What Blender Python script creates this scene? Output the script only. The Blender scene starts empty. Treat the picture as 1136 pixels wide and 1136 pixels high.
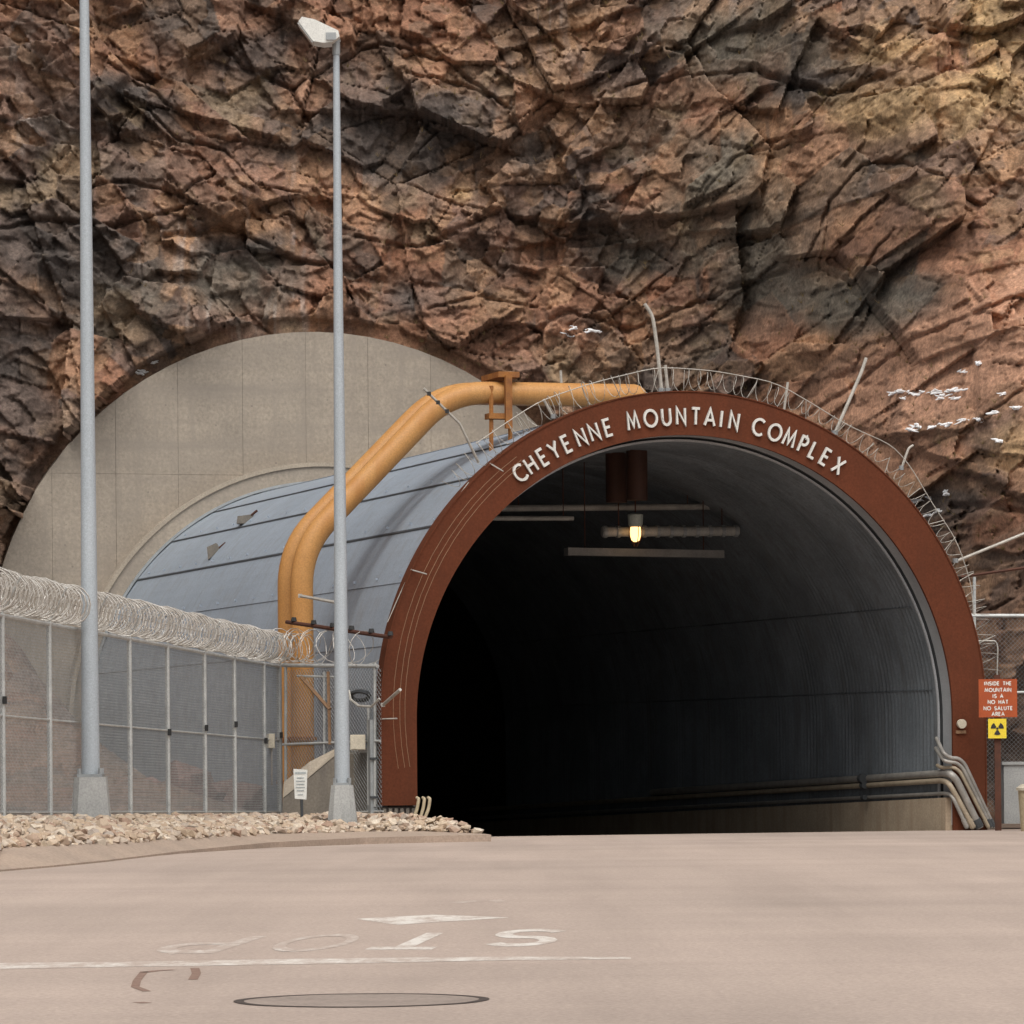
import bpy, math, random
import numpy as np
from mathutils import Vector, Matrix

# ------------------------------------------------------------------ camera, sky, sun, exposure
F, CX, HY, H = 5000.0, 568.0, 841.0, 1.14          # focal length / principal point in photo pixels, eye height
ROLL = math.radians(0.47)
scene = bpy.context.scene
cam_data = bpy.data.cameras.new('camera')
cam = bpy.data.objects.new('camera', cam_data)
scene.collection.objects.link(cam)
cam_data.sensor_width = 36.0
cam_data.lens = 36.0 * F / 1136.0
cam_data.shift_y = (HY - 568.0) / 1136.0
cam_data.clip_start = 0.5
cam_data.clip_end = 2000.0
cam.matrix_world = (Matrix.Translation((0, 0, H)) @ Matrix.Rotation(math.radians(90), 4, 'X')
                    @ Matrix.Rotation(-ROLL, 4, 'Z'))
scene.camera = cam

SUN_EL, SUN_AZ = math.radians(54), math.radians(-28)     # azimuth of the sun measured from straight behind the camera
world = bpy.data.worlds.new('World'); scene.world = world; world.use_nodes = True
wn, wl = world.node_tree.nodes, world.node_tree.links
wn.clear()
sky = wn.new('ShaderNodeTexSky'); sky.sky_type = 'NISHITA'; sky.sun_disc = False
sky.sun_elevation = SUN_EL; sky.sun_rotation = math.pi + SUN_AZ
sky.air_density = 1.0; sky.dust_density = 6.0; sky.ozone_density = 1.0
hs = wn.new('ShaderNodeHueSaturation'); hs.inputs['Saturation'].default_value = 0.22
bgn = wn.new('ShaderNodeBackground'); bgn.inputs['Strength'].default_value = 0.12
wo = wn.new('ShaderNodeOutputWorld')
wl.new(sky.outputs[0], hs.inputs['Color']); wl.new(hs.outputs[0], bgn.inputs['Color']); wl.new(bgn.outputs[0], wo.inputs[0])
sl = bpy.data.lights.new('sun', 'SUN'); sl.energy = 1.45; sl.angle = math.radians(28); sl.color = (1, 0.95, 0.88)
sun = bpy.data.objects.new('sun', sl); scene.collection.objects.link(sun)
sd = Vector((math.sin(SUN_AZ) * math.cos(SUN_EL), -math.cos(SUN_AZ) * math.cos(SUN_EL), math.sin(SUN_EL)))
sun.rotation_euler = sd.to_track_quat('Z', 'Y').to_euler(); sun.location = (0, -20, 60)
vs = scene.view_settings
vs.view_transform = 'Standard'; vs.look = 'None'; vs.gamma = 1.0; vs.use_curve_mapping = False
vs.exposure = 0.25
random.seed(4)
rng = np.random.RandomState(11)

# ------------------------------------------------------------------ frames of reference
AX = math.radians(17.4); sa, ca = math.sin(AX), math.cos(AX)
C0, C1 = 2.784, 71.439                              # foot of the portal's middle
ZC = 1.85                                           # height of the arch centre
def W(u, t, z):                                     # u across the portal, t into the mountain, z up
    return Vector((C0 + u * ca - t * sa, C1 + u * sa + t * ca, z))
def ray(px, py):
    dx, dy = px - CX, py - HY; c, s = math.cos(ROLL), math.sin(ROLL)
    return (dx * c - dy * s) / F, -(dx * s + dy * c) / F
def at(px, py, Y):
    kx, kz = ray(px, py); return Vector((kx * Y, Y, H + kz * Y))
def on_t(px, py, t):                                # the point of the plane t = const seen there
    kx, kz = ray(px, py); Y = (t - sa * C0 + ca * C1) / (ca - sa * kx)
    return Vector((kx * Y, Y, H + kz * Y))
def on_g(px, py, z=0.0):
    kx, kz = ray(px, py); Y = (z - H) / kz; return Vector((kx * Y, Y, z))
def polar(R, deg, t, zc=ZC):
    a = math.radians(deg); return W(R * math.sin(a), t, zc + R * math.cos(a))

# ------------------------------------------------------------------ materials
def new_mat(name):
    m = bpy.data.materials.new(name); m.use_nodes = True
    n = m.node_tree.nodes; n.clear()
    out = n.new('ShaderNodeOutputMaterial'); b = n.new('ShaderNodeBsdfPrincipled')
    m.node_tree.links.new(b.outputs[0], out.inputs[0])
    return m, n, m.node_tree.links, b
def tex(n, l, kind, scale, coord='Object', stretch=(1, 1, 1), **kw):
    tc = n.new('ShaderNodeTexCoord'); mp = n.new('ShaderNodeMapping'); mp.inputs['Scale'].default_value = stretch
    t = n.new(kind); t.inputs['Scale'].default_value = scale
    for k, v in kw.items(): t.inputs[k].default_value = v
    l.new(tc.outputs[coord], mp.inputs[0]); l.new(mp.outputs[0], t.inputs['Vector'])
    return t
def ramp(n, l, src, stops):
    r = n.new('ShaderNodeValToRGB'); cr = r.color_ramp
    while len(cr.elements) < len(stops): cr.elements.new(0.5)
    for e, (p, c) in zip(cr.elements, stops):
        e.position = p; e.color = (c, c, c, 1) if isinstance(c, (int, float)) else (*c, 1)
    l.new(src, r.inputs[0]); return r
def mixc(n, l, fac, a, b, mode='MIX'):
    m = n.new('ShaderNodeMix'); m.data_type = 'RGBA'; m.blend_type = mode
    for v, i in ((fac, 0), (a, 6), (b, 7)):
        if hasattr(v, 'node'): l.new(v, m.inputs[i])
        elif i == 0: m.inputs[0].default_value = v
        else: m.inputs[i].default_value = (*v, 1)
    return m.outputs[2]
def bump(n, l, b, src, strength, dist):
    bp = n.new('ShaderNodeBump'); bp.inputs['Strength'].default_value = strength; bp.inputs['Distance'].default_value = dist
    l.new(src, bp.inputs['Height']); l.new(bp.outputs[0], b.inputs['Normal'])
M = {}
def pm(name, c1, c2=None, scale=3.0, rough=0.7, metal=0.0, fine=60.0, bs=0.25, bd=0.01, streak=None, stretch=(1, 1, 1), spec=0.35, bands=None):
    """weathered surface: two tones in large patches, a fine grain, optional vertical streaks"""
    m, n, l, b = new_mat(name); c2 = c2 or tuple(x * 0.75 for x in c1)
    t1 = tex(n, l, 'ShaderNodeTexNoise', scale, stretch=stretch, Detail=6.0, Roughness=0.62)
    t2 = tex(n, l, 'ShaderNodeTexNoise', fine, Detail=4.0, Roughness=0.6)
    r1 = ramp(n, l, t1.outputs[0], [(0.33, 0.0), (0.67, 1.0)])
    col = mixc(n, l, r1.outputs[0], c1, c2)
    r2 = ramp(n, l, t2.outputs[0], [(0.3, 0.78), (0.7, 1.12)])
    col = mixc(n, l, 1.0, col, r2.outputs[0], 'MULTIPLY')
    if streak:
        t3 = tex(n, l, 'ShaderNodeTexNoise', 5.0, stretch=(1, 1, 0.08), Detail=5.0, Roughness=0.6)
        r3 = ramp(n, l, t3.outputs[0], [(0.48, 0.0), (0.72, 0.75)])
        col = mixc(n, l, r3.outputs[0], col, streak)
    if bands:
        t5 = tex(n, l, 'ShaderNodeTexNoise', 1.3, stretch=(0.12, 0.12, 1.6), Detail=7.0, Roughness=0.7)
        r5 = ramp(n, l, t5.outputs[0], [(0.45, 0.0), (0.70, 0.85)]); col = mixc(n, l, r5.outputs[0], col, bands)
        t6 = tex(n, l, 'ShaderNodeTexVoronoi', 3.1); r6 = ramp(n, l, t6.outputs['Distance'], [(0.03, 0.55), (0.08, 0.0)]); col = mixc(n, l, r6.outputs[0], col, tuple(x * 0.5 for x in bands))
    l.new(col, b.inputs['Base Color'])
    b.inputs['Roughness'].default_value = rough; b.inputs['Metallic'].default_value = metal
    b.inputs['Specular IOR Level'].default_value = spec
    if bs: bump(n, l, b, t2.outputs[0], bs, bd)
    M[name] = m; return m
pm('concrete', (0.375, 0.32, 0.255), (0.30, 0.258, 0.208), 0.8, 0.9, fine=16, bs=0.25, bd=0.02, streak=(0.275, 0.237, 0.195), bands=(0.262, 0.228, 0.19))
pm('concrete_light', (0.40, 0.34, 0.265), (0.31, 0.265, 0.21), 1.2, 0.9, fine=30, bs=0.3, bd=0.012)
pm('concrete_grey', (0.40, 0.40, 0.385), (0.32, 0.325, 0.315), 2.2, 0.9, fine=40, bs=0.3, bd=0.01)
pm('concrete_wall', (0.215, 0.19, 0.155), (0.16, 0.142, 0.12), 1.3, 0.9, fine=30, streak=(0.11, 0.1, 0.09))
pm('curb_concrete', (0.46, 0.37, 0.265), (0.36, 0.285, 0.205), 1.5, 0.9, fine=30, streak=(0.30, 0.21, 0.14))
pm('rust_paint', (0.120, 0.036, 0.017), (0.098, 0.031, 0.015), 1.1, 0.8, fine=30, bs=0.08, bd=0.004, streak=(0.088, 0.029, 0.015), spec=0.12)
pm('rust_dark', (0.10, 0.036, 0.02), (0.06, 0.026, 0.017), 4, 0.8)
pm('tube_steel', (0.335, 0.39, 0.455), (0.285, 0.335, 0.395), 0.7, 0.5, metal=0.15, fine=35, bs=0.08, bd=0.004, streak=(0.25, 0.27, 0.295))
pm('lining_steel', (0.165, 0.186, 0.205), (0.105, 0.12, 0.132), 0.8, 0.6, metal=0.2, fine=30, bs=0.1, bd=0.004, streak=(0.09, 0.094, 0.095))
pm('reveal_steel', (0.42, 0.435, 0.45), (0.34, 0.355, 0.37), 1.5, 0.55, metal=0.2, bs=0.05)
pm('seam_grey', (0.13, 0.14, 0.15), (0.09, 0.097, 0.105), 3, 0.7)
pm('seam_dark', (0.06, 0.065, 0.07), (0.045, 0.048, 0.05), 3, 0.7)
pm('yellow_paint', (0.49, 0.25, 0.082), (0.45, 0.215, 0.065), 1.6, 0.5, fine=40, bs=0.06, bd=0.003, streak=(0.38, 0.165, 0.045))
pm('yellow_rust', (0.36, 0.15, 0.035), (0.2, 0.075, 0.025), 5, 0.75)
pm('duct_brown', (0.055, 0.022, 0.013), (0.04, 0.018, 0.012), 3, 0.7)
pm('galvanized', (0.36, 0.38, 0.385), (0.29, 0.305, 0.31), 6, 0.5, metal=0.35, fine=90, bs=0.05, bd=0.002)
pm('pole_paint', (0.43, 0.47, 0.50), (0.37, 0.41, 0.44), 2.0, 0.5, metal=0.1, fine=60, bs=0.05, bd=0.002, stretch=(1, 1, 0.2))
pm('fence_steel', (0.56, 0.57, 0.55), (0.42, 0.43, 0.42), 5, 0.5, metal=0.3, bs=0)
pm('mesh_steel', (0.30, 0.31, 0.31), (0.22, 0.23, 0.23), 5, 0.5, metal=0.3, bs=0)
pm('razor_steel', (0.62, 0.60, 0.56), (0.42, 0.38, 0.33), 9, 0.45, metal=0.25, bs=0)
pm('wire_pale', (0.50, 0.47, 0.42), (0.36, 0.34, 0.30), 6, 0.55, metal=0.2, bs=0)
pm('white_paint', (0.74, 0.74, 0.70), (0.62, 0.62, 0.58), 5, 0.5, bs=0)
pm('cream_paint', (0.58, 0.53, 0.42), (0.48, 0.43, 0.34), 6, 0.6, bs=0.05)
pm('tan_paint', (0.50, 0.42, 0.28), (0.38, 0.31, 0.2), 8, 0.6, bs=0.05)
pm('conduit_grey', (0.36, 0.34, 0.31), (0.25, 0.235, 0.215), 5, 0.5, metal=0.3, fine=80, bs=0.05)
pm('conduit_tan', (0.40, 0.33, 0.24), (0.29, 0.235, 0.17), 5, 0.6, metal=0.1, fine=80, bs=0.05)
pm('sign_red', (0.38, 0.078, 0.02), (0.31, 0.06, 0.017), 4, 0.5, bs=0)
pm('sign_yellow', (0.78, 0.60, 0.04), (0.70, 0.53, 0.04), 4, 0.5, bs=0)
pm('black', (0.02, 0.02, 0.02), (0.03, 0.03, 0.03), 5, 0.6, bs=0)
pm('faded_print', (0.30, 0.33, 0.33), (0.42, 0.45, 0.45), 30, 0.6, bs=0)
pm('brace_tan', (0.30, 0.18, 0.10), (0.22, 0.13, 0.075), 6, 0.7)
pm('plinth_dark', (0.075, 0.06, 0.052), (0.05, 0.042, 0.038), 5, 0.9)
pm('pipe_low', (0.25, 0.245, 0.235), (0.18, 0.175, 0.17), 4, 0.6, bs=0)
pm('letter_white', (0.66, 0.65, 0.61), (0.56, 0.55, 0.51), 5, 0.6, bs=0)
pm('manhole_lid', (0.33, 0.268, 0.228), (0.25, 0.205, 0.175), 3, 0.85, fine=30, bs=0.3)
pm('pipe_dim', (0.46, 0.45, 0.42), (0.30, 0.295, 0.28), 4, 0.55, bs=0.05)
pm('lamp_housing', (0.52, 0.56, 0.5), (0.4, 0.44, 0.4), 8, 0.5, bs=0)
pm('snow', (0.9, 0.9, 0.9), (0.84, 0.85, 0.86), 9, 0.85)
pm('earth', (0.22, 0.155, 0.115), (0.15, 0.11, 0.085), 0.5, 0.95, fine=14, bs=0.5, bd=0.04)
pm('gutter', (0.41, 0.315, 0.245), (0.34, 0.265, 0.21), 0.9, 0.92, fine=25, bs=0.3, bd=0.012)
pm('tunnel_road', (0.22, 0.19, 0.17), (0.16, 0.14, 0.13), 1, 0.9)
pm('grass_dry', (0.36, 0.28, 0.14), (0.26, 0.19, 0.09), 8, 0.9, bs=0)
pm('tar', (0.05, 0.04, 0.035), (0.09, 0.07, 0.06), 12, 0.85, bs=0)
pm('rust_stain', (0.20, 0.115, 0.085), (0.27, 0.19, 0.15), 9, 0.9, bs=0)

def rock_mat(name, attr=None, tint=(1, 1, 1), base=(0.18, 0.11, 0.08)):
    m, n, l, b = new_mat(name)
    if attr:
        a = n.new('ShaderNodeAttribute'); a.attribute_name = attr; col = a.outputs['Color']
    else:
        oi = n.new('ShaderNodeObjectInfo')
        r = ramp(n, l, oi.outputs['Random'], [(0, base), (0.5, tuple(x * 1.25 for x in base)), (1, tuple(x * 0.7 for x in base))])
        col = r.outputs[0]
    t1 = tex(n, l, 'ShaderNodeTexNoise', 13.0, Detail=8.0, Roughness=0.72)
    t2 = tex(n, l, 'ShaderNodeTexNoise', 1.7, Detail=9.0, Roughness=0.72, stretch=(1.6, 1, 0.8))
    r1 = ramp(n, l, t1.outputs[0], [(0.28, 0.45), (0.5, 0.95), (0.74, 1.6)])
    r2 = ramp(n, l, t2.outputs[0], [(0.3, 0.72), (0.7, 1.25)])
    col = mixc(n, l, 1.0, col, r1.outputs[0], 'MULTIPLY')
    col = mixc(n, l, 1.0, col, r2.outputs[0], 'MULTIPLY')
    l.new(col, b.inputs['Base Color']); b.inputs['Roughness'].default_value = 0.92
    b.inputs['Specular IOR Level'].default_value = 0.25
    bump(n, l, b, t1.outputs[0], 0.5, 0.05)
    M[name] = m; return m
rock_mat('cliff_rock', attr='Col')
rock_mat('boulder_rock', base=(0.20, 0.125, 0.105))
def stone_mat():
    m, n, l, b = new_mat('pale_stone')
    oi = n.new('ShaderNodeObjectInfo'); geo = n.new('ShaderNodeNewGeometry')
    ad = n.new('ShaderNodeMath'); ad.operation = 'ADD'; l.new(oi.outputs['Random'], ad.inputs[0]); l.new(geo.outputs['Random Per Island'], ad.inputs[1])
    fr = n.new('ShaderNodeMath'); fr.operation = 'FRACT'; l.new(ad.outputs[0], fr.inputs[0])
    r = ramp(n, l, fr.outputs[0], [(0.0, (0.52, 0.42, 0.31)), (0.25, (0.42, 0.31, 0.22)), (0.45, (0.60, 0.52, 0.42)), (0.62, (0.33, 0.22, 0.16)), (0.8, (0.50, 0.40, 0.30)), (1.0, (0.38, 0.32, 0.27))])
    t = tex(n, l, 'ShaderNodeTexNoise', 25.0, Detail=5.0)
    rr = ramp(n, l, t.outputs[0], [(0.3, 0.75), (0.7, 1.15)])
    l.new(mixc(n, l, 1.0, r.outputs[0], rr.outputs[0], 'MULTIPLY'), b.inputs['Base Color'])
    b.inputs['Roughness'].default_value = 0.9; b.inputs['Specular IOR Level'].default_value = 0.25
    bump(n, l, b, t.outputs[0], 0.4, 0.02); M['pale_stone'] = m
stone_mat()
def road_mat():
    m, n, l, b = new_mat('road_surface')
    t0 = tex(n, l, 'ShaderNodeTexNoise', 0.16, stretch=(1.0, 0.5, 1), Detail=6.0, Roughness=0.6)
    t1 = tex(n, l, 'ShaderNodeTexNoise', 0.9, stretch=(1.2, 0.10, 1), Detail=6.0, Roughness=0.6)
    t2 = tex(n, l, 'ShaderNodeTexNoise', 26.0, Detail=6.0, Roughness=0.75)
    t3 = tex(n, l, 'ShaderNodeTexVoronoi', 70.0)
    r0 = ramp(n, l, t0.outputs[0], [(0.38, 0.0), (0.62, 1.0)])
    col = mixc(n, l, r0.outputs[0], (0.44, 0.352, 0.298), (0.375, 0.302, 0.256))
    t4 = tex(n, l, 'ShaderNodeTexNoise', 0.42, stretch=(0.10, 1.0, 1), Detail=6.0, Roughness=0.65)
    r4 = ramp(n, l, t4.outputs[0], [(0.32, 0.92), (0.5, 1.0), (0.7, 1.06)])
    col = mixc(n, l, 1.0, col, r4.outputs[0], 'MULTIPLY')
    r1 = ramp(n, l, t1.outputs[0], [(0.35, 0.92), (0.5, 1.0), (0.68, 1.06)])
    col = mixc(n, l, 1.0, col, r1.outputs[0], 'MULTIPLY')
    r2 = ramp(n, l, t2.outputs[0], [(0.25, 0.72), (0.75, 1.22)])
    col = mixc(n, l, 1.0, col, r2.outputs[0], 'MULTIPLY')
    r3 = ramp(n, l, t3.outputs['Color'], [(0.1, 0.82), (0.9, 1.12)])
    col = mixc(n, l, 0.6, col, r3.outputs[0], 'MULTIPLY')
    l.new(col, b.inputs['Base Color']); b.inputs['Roughness'].default_value = 0.88
    b.inputs['Specular IOR Level'].default_value = 0.3
    bump(n, l, b, t2.outputs[0], 0.35, 0.006); M['road_surface'] = m
road_mat()
def paint_mat(name, lo, hi):
    m, n, l, b = new_mat(name)
    t = tex(n, l, 'ShaderNodeTexNoise', 6.0, stretch=(1, 0.35, 1), Detail=9.0, Roughness=0.8)
    r = ramp(n, l, t.outputs[0], [(lo, 0.0), (hi, 1.0)])
    l.new(mixc(n, l, r.outputs[0], (0.64, 0.60, 0.545), (0.41, 0.33, 0.28)), b.inputs['Base Color'])
    b.inputs['Roughness'].default_value = 0.8; M[name] = m
paint_mat('road_paint', 0.45, 0.60)
paint_mat('road_paint_worn', 0.34, 0.52)
paint_mat('road_paint_faded', 0.39, 0.57)
m_, n_, l_, b_ = new_mat('lamp_glow')
b_.inputs['Base Color'].default_value = (1, 0.8, 0.5, 1); b_.inputs['Emission Color'].default_value = (1.0, 0.55, 0.2, 1); b_.inputs['Emission Strength'].default_value = 2.6
M['lamp_glow'] = m_
m_, n_, l_, b_ = new_mat('lamp_glass')
b_.inputs['Base Color'].default_value = (0.62, 0.66, 0.66, 1); b_.inputs['Roughness'].default_value = 0.12
M['lamp_glass'] = m_

# ------------------------------------------------------------------ mesh helpers
COL = scene.collection
ORG = {}
class MB:
    def __init__(s): s.v = []; s.f = []
    def add(s, vs_, fs):
        k = len(s.v); s.v += [tuple(p) for p in vs_]; s.f += [tuple(i + k for i in f) for f in fs]; return s
    def box(s, c, d, ex=(1, 0, 0), ey=(0, 1, 0), ez=(0, 0, 1)):
        c = Vector(c); ex, ey, ez = Vector(ex) * d[0] / 2, Vector(ey) * d[1] / 2, Vector(ez) * d[2] / 2
        vs_ = [c + ex * a + ey * b + ez * g for g in (-1, 1) for b in (-1, 1) for a in (-1, 1)]
        return s.add(vs_, [(0, 2, 3, 1), (4, 5, 7, 6), (0, 1, 5, 4), (2, 6, 7, 3), (0, 4, 6, 2), (1, 3, 7, 5)])
    def tube(s, path, r, n=8, caps=True, closed=False):
        P = [Vector(p) for p in path]; R = r if isinstance(r, (list, tuple)) else [r] * len(P)
        T = []
        for i in range(len(P)):
            a = P[i - 1] if (i > 0 or closed) else P[i]; b = P[(i + 1) % len(P)] if (i < len(P) - 1 or closed) else P[i]
            d = (b - a); T.append(d.normalized() if d.length > 1e-9 else Vector((0, 0, 1)))
        up = Vector((0, 0, 1)) if abs(T[0].z) < 0.9 else Vector((1, 0, 0))
        x = T[0].cross(up).normalized(); vs_ = []
        for i, p in enumerate(P):
            x = (x - T[i] * x.dot(T[i]))
            x = x.normalized() if x.length > 1e-6 else T[i].orthogonal().normalized()
            y = T[i].cross(x)
            vs_ += [p + (x * math.cos(k * math.tau / n) + y * math.sin(k * math.tau / n)) * R[i] for k in range(n)]
        fs = []; L = len(P)
        for i in range(L if closed else L - 1):
            j = (i + 1) % L
            fs += [(i * n + k, i * n + (k + 1) % n, j * n + (k + 1) % n, j * n + k) for k in range(n)]
        if caps and not closed: fs += [tuple(reversed(range(n))), tuple((L - 1) * n + k for k in range(n))]
        return s.add(vs_, fs)
    def prism(s, poly, fn, d0, d1):
        """2-D polygon extruded from depth d0 (front) to d1; fn(x, y, d) -> world"""
        n = len(poly)
        vs_ = [fn(x, y, d0) for x, y in poly] + [fn(x, y, d1) for x, y in poly]
        return s.add(vs_, [tuple(range(n)), tuple(range(2 * n - 1, n - 1, -1))] + [(i, i + n, (i + 1) % n + n, (i + 1) % n) for i in range(n)])
    def build(s, name, mat, parent=None, smooth=False):
        o0 = ORG[parent.name] if parent is not None else Vector((0, 0, 0))
        me = bpy.data.meshes.new(name)
        me.from_pydata([(p[0] - o0.x, p[1] - o0.y, p[2] - o0.z) for p in s.v], [], s.f)
        me.materials.append(M[mat] if isinstance(mat, str) else mat)
        import bmesh
        bm = bmesh.new(); bm.from_mesh(me); bmesh.ops.recalc_face_normals(bm, faces=bm.faces[:]); bm.to_mesh(me); bm.free()
        if smooth: 
            me.polygons.foreach_set('use_smooth', [True] * len(me.polygons))
            try: me.set_sharp_from_angle(angle=math.radians(40))
            except Exception: pass
        o = bpy.data.objects.new(name, me); COL.objects.link(o)
        if parent is not None: o.parent = parent
        ORG[o.name] = o0
        return o
def tag(o, label=None, cat=None, group=None, kind=None):
    for k, v in (('label', label), ('category', cat), ('group', group), ('kind', kind)):
        if v: o[k] = v
    return o
def thing(name, base, label, cat, group=None):
    o = bpy.data.objects.new(name, None); o.empty_display_size = 0.2; COL.objects.link(o)
    o.location = base; ORG[o.name] = Vector(base); return tag(o, label, cat, group)
def link_copy(src, parent, loc=None, rot=None, scale=None, name=None):
    c = src.copy(); c.name = name or src.name.split('.')[0]; COL.objects.link(c); c.parent = parent
    if loc is not None: c.location = loc
    if rot is not None: c.rotation_euler = rot
    if scale is not None: c.scale = scale
    return c
def fillet(path, rad, n=6):
    P = [Vector(p) for p in path]; out = [P[0]]
    for a, b, c in zip(P, P[1:], P[2:]):
        d1, d2 = (a - b), (c - b); r = min(rad, d1.length * 0.48, d2.length * 0.48)
        p0, p2 = b + d1.normalized() * r, b + d2.normalized() * r
        out += [p0 * (1 - q) ** 2 + b * 2 * q * (1 - q) + p2 * q * q for q in [i / n for i in range(n + 1)]]
    return out + [P[-1]]

# lettering made of strokes
def arc(cx, cy, rx, ry, a0, a1, n=12):
    return [(cx + rx * math.cos(math.radians(a0 + (a1 - a0) * i / n)), cy + ry * math.sin(math.radians(a0 + (a1 - a0) * i / n))) for i in range(n + 1)]
G = {
 'A': (0.80, [[(0, 0), (0.4, 1), (0.8, 0)], [(0.15, 0.33), (0.65, 0.33)]]),
 'C': (0.78, [arc(0.5, 0.5, 0.5, 0.5, 48, 312, 18)]),
 'D': (0.70, [[(0, 0), (0, 1)] + arc(0.2, 0.5, 0.5, 0.5, 90, -90, 12) + [(0, 0)]]),
 'E': (0.48, [[(0.48, 1), (0, 1), (0, 0), (0.48, 0)], [(0, 0.52), (0.42, 0.52)]]),
 'H': (0.62, [[(0, 0), (0, 1)], [(0.62, 0), (0.62, 1)], [(0, 0.52), (0.62, 0.52)]]),
 'I': (0.0, [[(0, 0), (0, 1)]]),
 'L': (0.42, [[(0, 1), (0, 0), (0.42, 0)]]),
 'M': (0.88, [[(0, 0), (0.14, 1), (0.44, 0.18), (0.74, 1), (0.88, 0)]]),
 'N': (0.66, [[(0, 0), (0, 1), (0.66, 0), (0.66, 1)]]),
 'O': (1.0, [arc(0.5, 0.5, 0.5, 0.5, 90, 450, 24)]),
 'P': (0.52, [[(0, 0), (0, 1), (0.25, 1)] + arc(0.25, 0.74, 0.27, 0.26, 90, -90, 10) + [(0, 0.48)]]),
 'R': (0.55, [[(0, 0), (0, 1), (0.25, 1)] + arc(0.25, 0.74, 0.27, 0.26, 90, -90, 10) + [(0, 0.48)], [(0.22, 0.48), (0.55, 0)]]),
 'S': (0.55, [arc(0.28, 0.74, 0.27, 0.26, 35, 260, 10) + arc(0.28, 0.25, 0.28, 0.25, 80, -150, 12)]),
 'T': (0.62, [[(0, 1), (0.62, 1)], [(0.31, 0), (0.31, 1)]]),
 'U': (0.64, [[(0, 1), (0, 0.32)] + arc(0.32, 0.32, 0.32, 0.32, 180, 360, 12) + [(0.64, 1)]]),
 'X': (0.66, [[(0, 0), (0.66, 1)], [(0, 1), (0.66, 0)]]),
 'Y': (0.70, [[(0, 1), (0.35, 0.48), (0.70, 1)], [(0.35, 0), (0.35, 0.48)]]),
}
def ribbon(pl, w):
    n = len(pl); closed = math.dist(pl[0], pl[-1]) < 1e-6; L, R = [], []
    if closed: pl = pl[:-1]; n -= 1
    for i, (x, y) in enumerate(pl):
        a = pl[i - 1] if (i or closed) else None; b = pl[(i + 1) % n] if (i < n - 1 or closed) else None
        d1 = None if a is None else Vector((x - a[0], y - a[1])).normalized(); d2 = None if b is None else Vector((b[0] - x, b[1] - y)).normalized()
        if d1 is None: nn = Vector((-d2.y, d2.x)); k = 1
        elif d2 is None: nn = Vector((-d1.y, d1.x)); k = 1
        else:
            nn = Vector((-(d1.y + d2.y), d1.x + d2.x)); nn = nn.normalized() if nn.length > 1e-6 else Vector((-d1.y, d1.x))
            k = min(1 / max(0.3, nn.dot(Vector((-d1.y, d1.x)))), 2.2)
        L.append((x + nn.x * w / 2 * k, y + nn.y * w / 2 * k)); R.append((x - nn.x * w / 2 * k, y - nn.y * w / 2 * k))
    quads = [(L[i], R[i], R[(i + 1) % n], L[(i + 1) % n]) for i in range(n if closed else n - 1)]
    return quads
def glyph(mb, ch, fn, w, d0, d1):
    for si, pl in enumerate(G[ch][1]):
        e = -0.0006 * si
        for q in ribbon(pl, w): mb.prism(q, fn, d0 + e, d1)
    return mb

# ------------------------------------------------------------------ noise helpers (numpy)
def vnoise(x, y, seed):
    r = np.random.RandomState(seed).rand(256, 256)
    xi, yi = np.floor(x).astype(int), np.floor(y).astype(int); fx, fy = x - xi, y - yi
    fx, fy = fx * fx * (3 - 2 * fx), fy * fy * (3 - 2 * fy)
    g = lambda a, b: r[a % 256, b % 256]
    return (g(xi, yi) * (1 - fx) + g(xi + 1, yi) * fx) * (1 - fy) + (g(xi, yi + 1) * (1 - fx) + g(xi + 1, yi + 1) * fx) * fy
def fbm(x, y, seed, o=4):
    s, a, t = 0, 1.0, 0
    for k in range(o): s = s + a * vnoise(x * 2 ** k, y * 2 ** k, seed + k); t += a; a *= 0.5
    return s / t
def sstep(a, b, x): q = np.clip((x - a) / (b - a), 0, 1); return q * q * (3 - 2 * q)
def voro(x, y, size, seed):
    """cell id randoms (6 per cell), offset from the cell seed, edge distance"""
    R = np.random.RandomState(seed); J = R.rand(128, 128, 2); P = R.rand(128, 128, 6)
    qx, qy = x / size, y / size; xi, yi = np.floor(qx).astype(int), np.floor(qy).astype(int)
    b1 = np.full(x.shape, 1e9); b2 = b1.copy(); bx = np.zeros(x.shape); by = bx.copy(); ci = np.zeros(x.shape, int); cj = ci.copy()
    for i in (-1, 0, 1):
        for j in (-1, 0, 1):
            a, b = (xi + i) % 128, (yi + j) % 128
            dx = qx - (xi + i + J[a, b, 0]); dy = qy - (yi + j + J[a, b, 1]); d = dx * dx + dy * dy
            near = d < b1
            b2 = np.where(near, b1, np.minimum(b2, d)); bx = np.where(near, dx, bx); by = np.where(near, dy, by)
            ci = np.where(near, a, ci); cj = np.where(near, b, cj); b1 = np.where(near, d, b1)
    return P[ci, cj], bx * size, by * size, (np.sqrt(b2) - np.sqrt(b1)) * size
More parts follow.
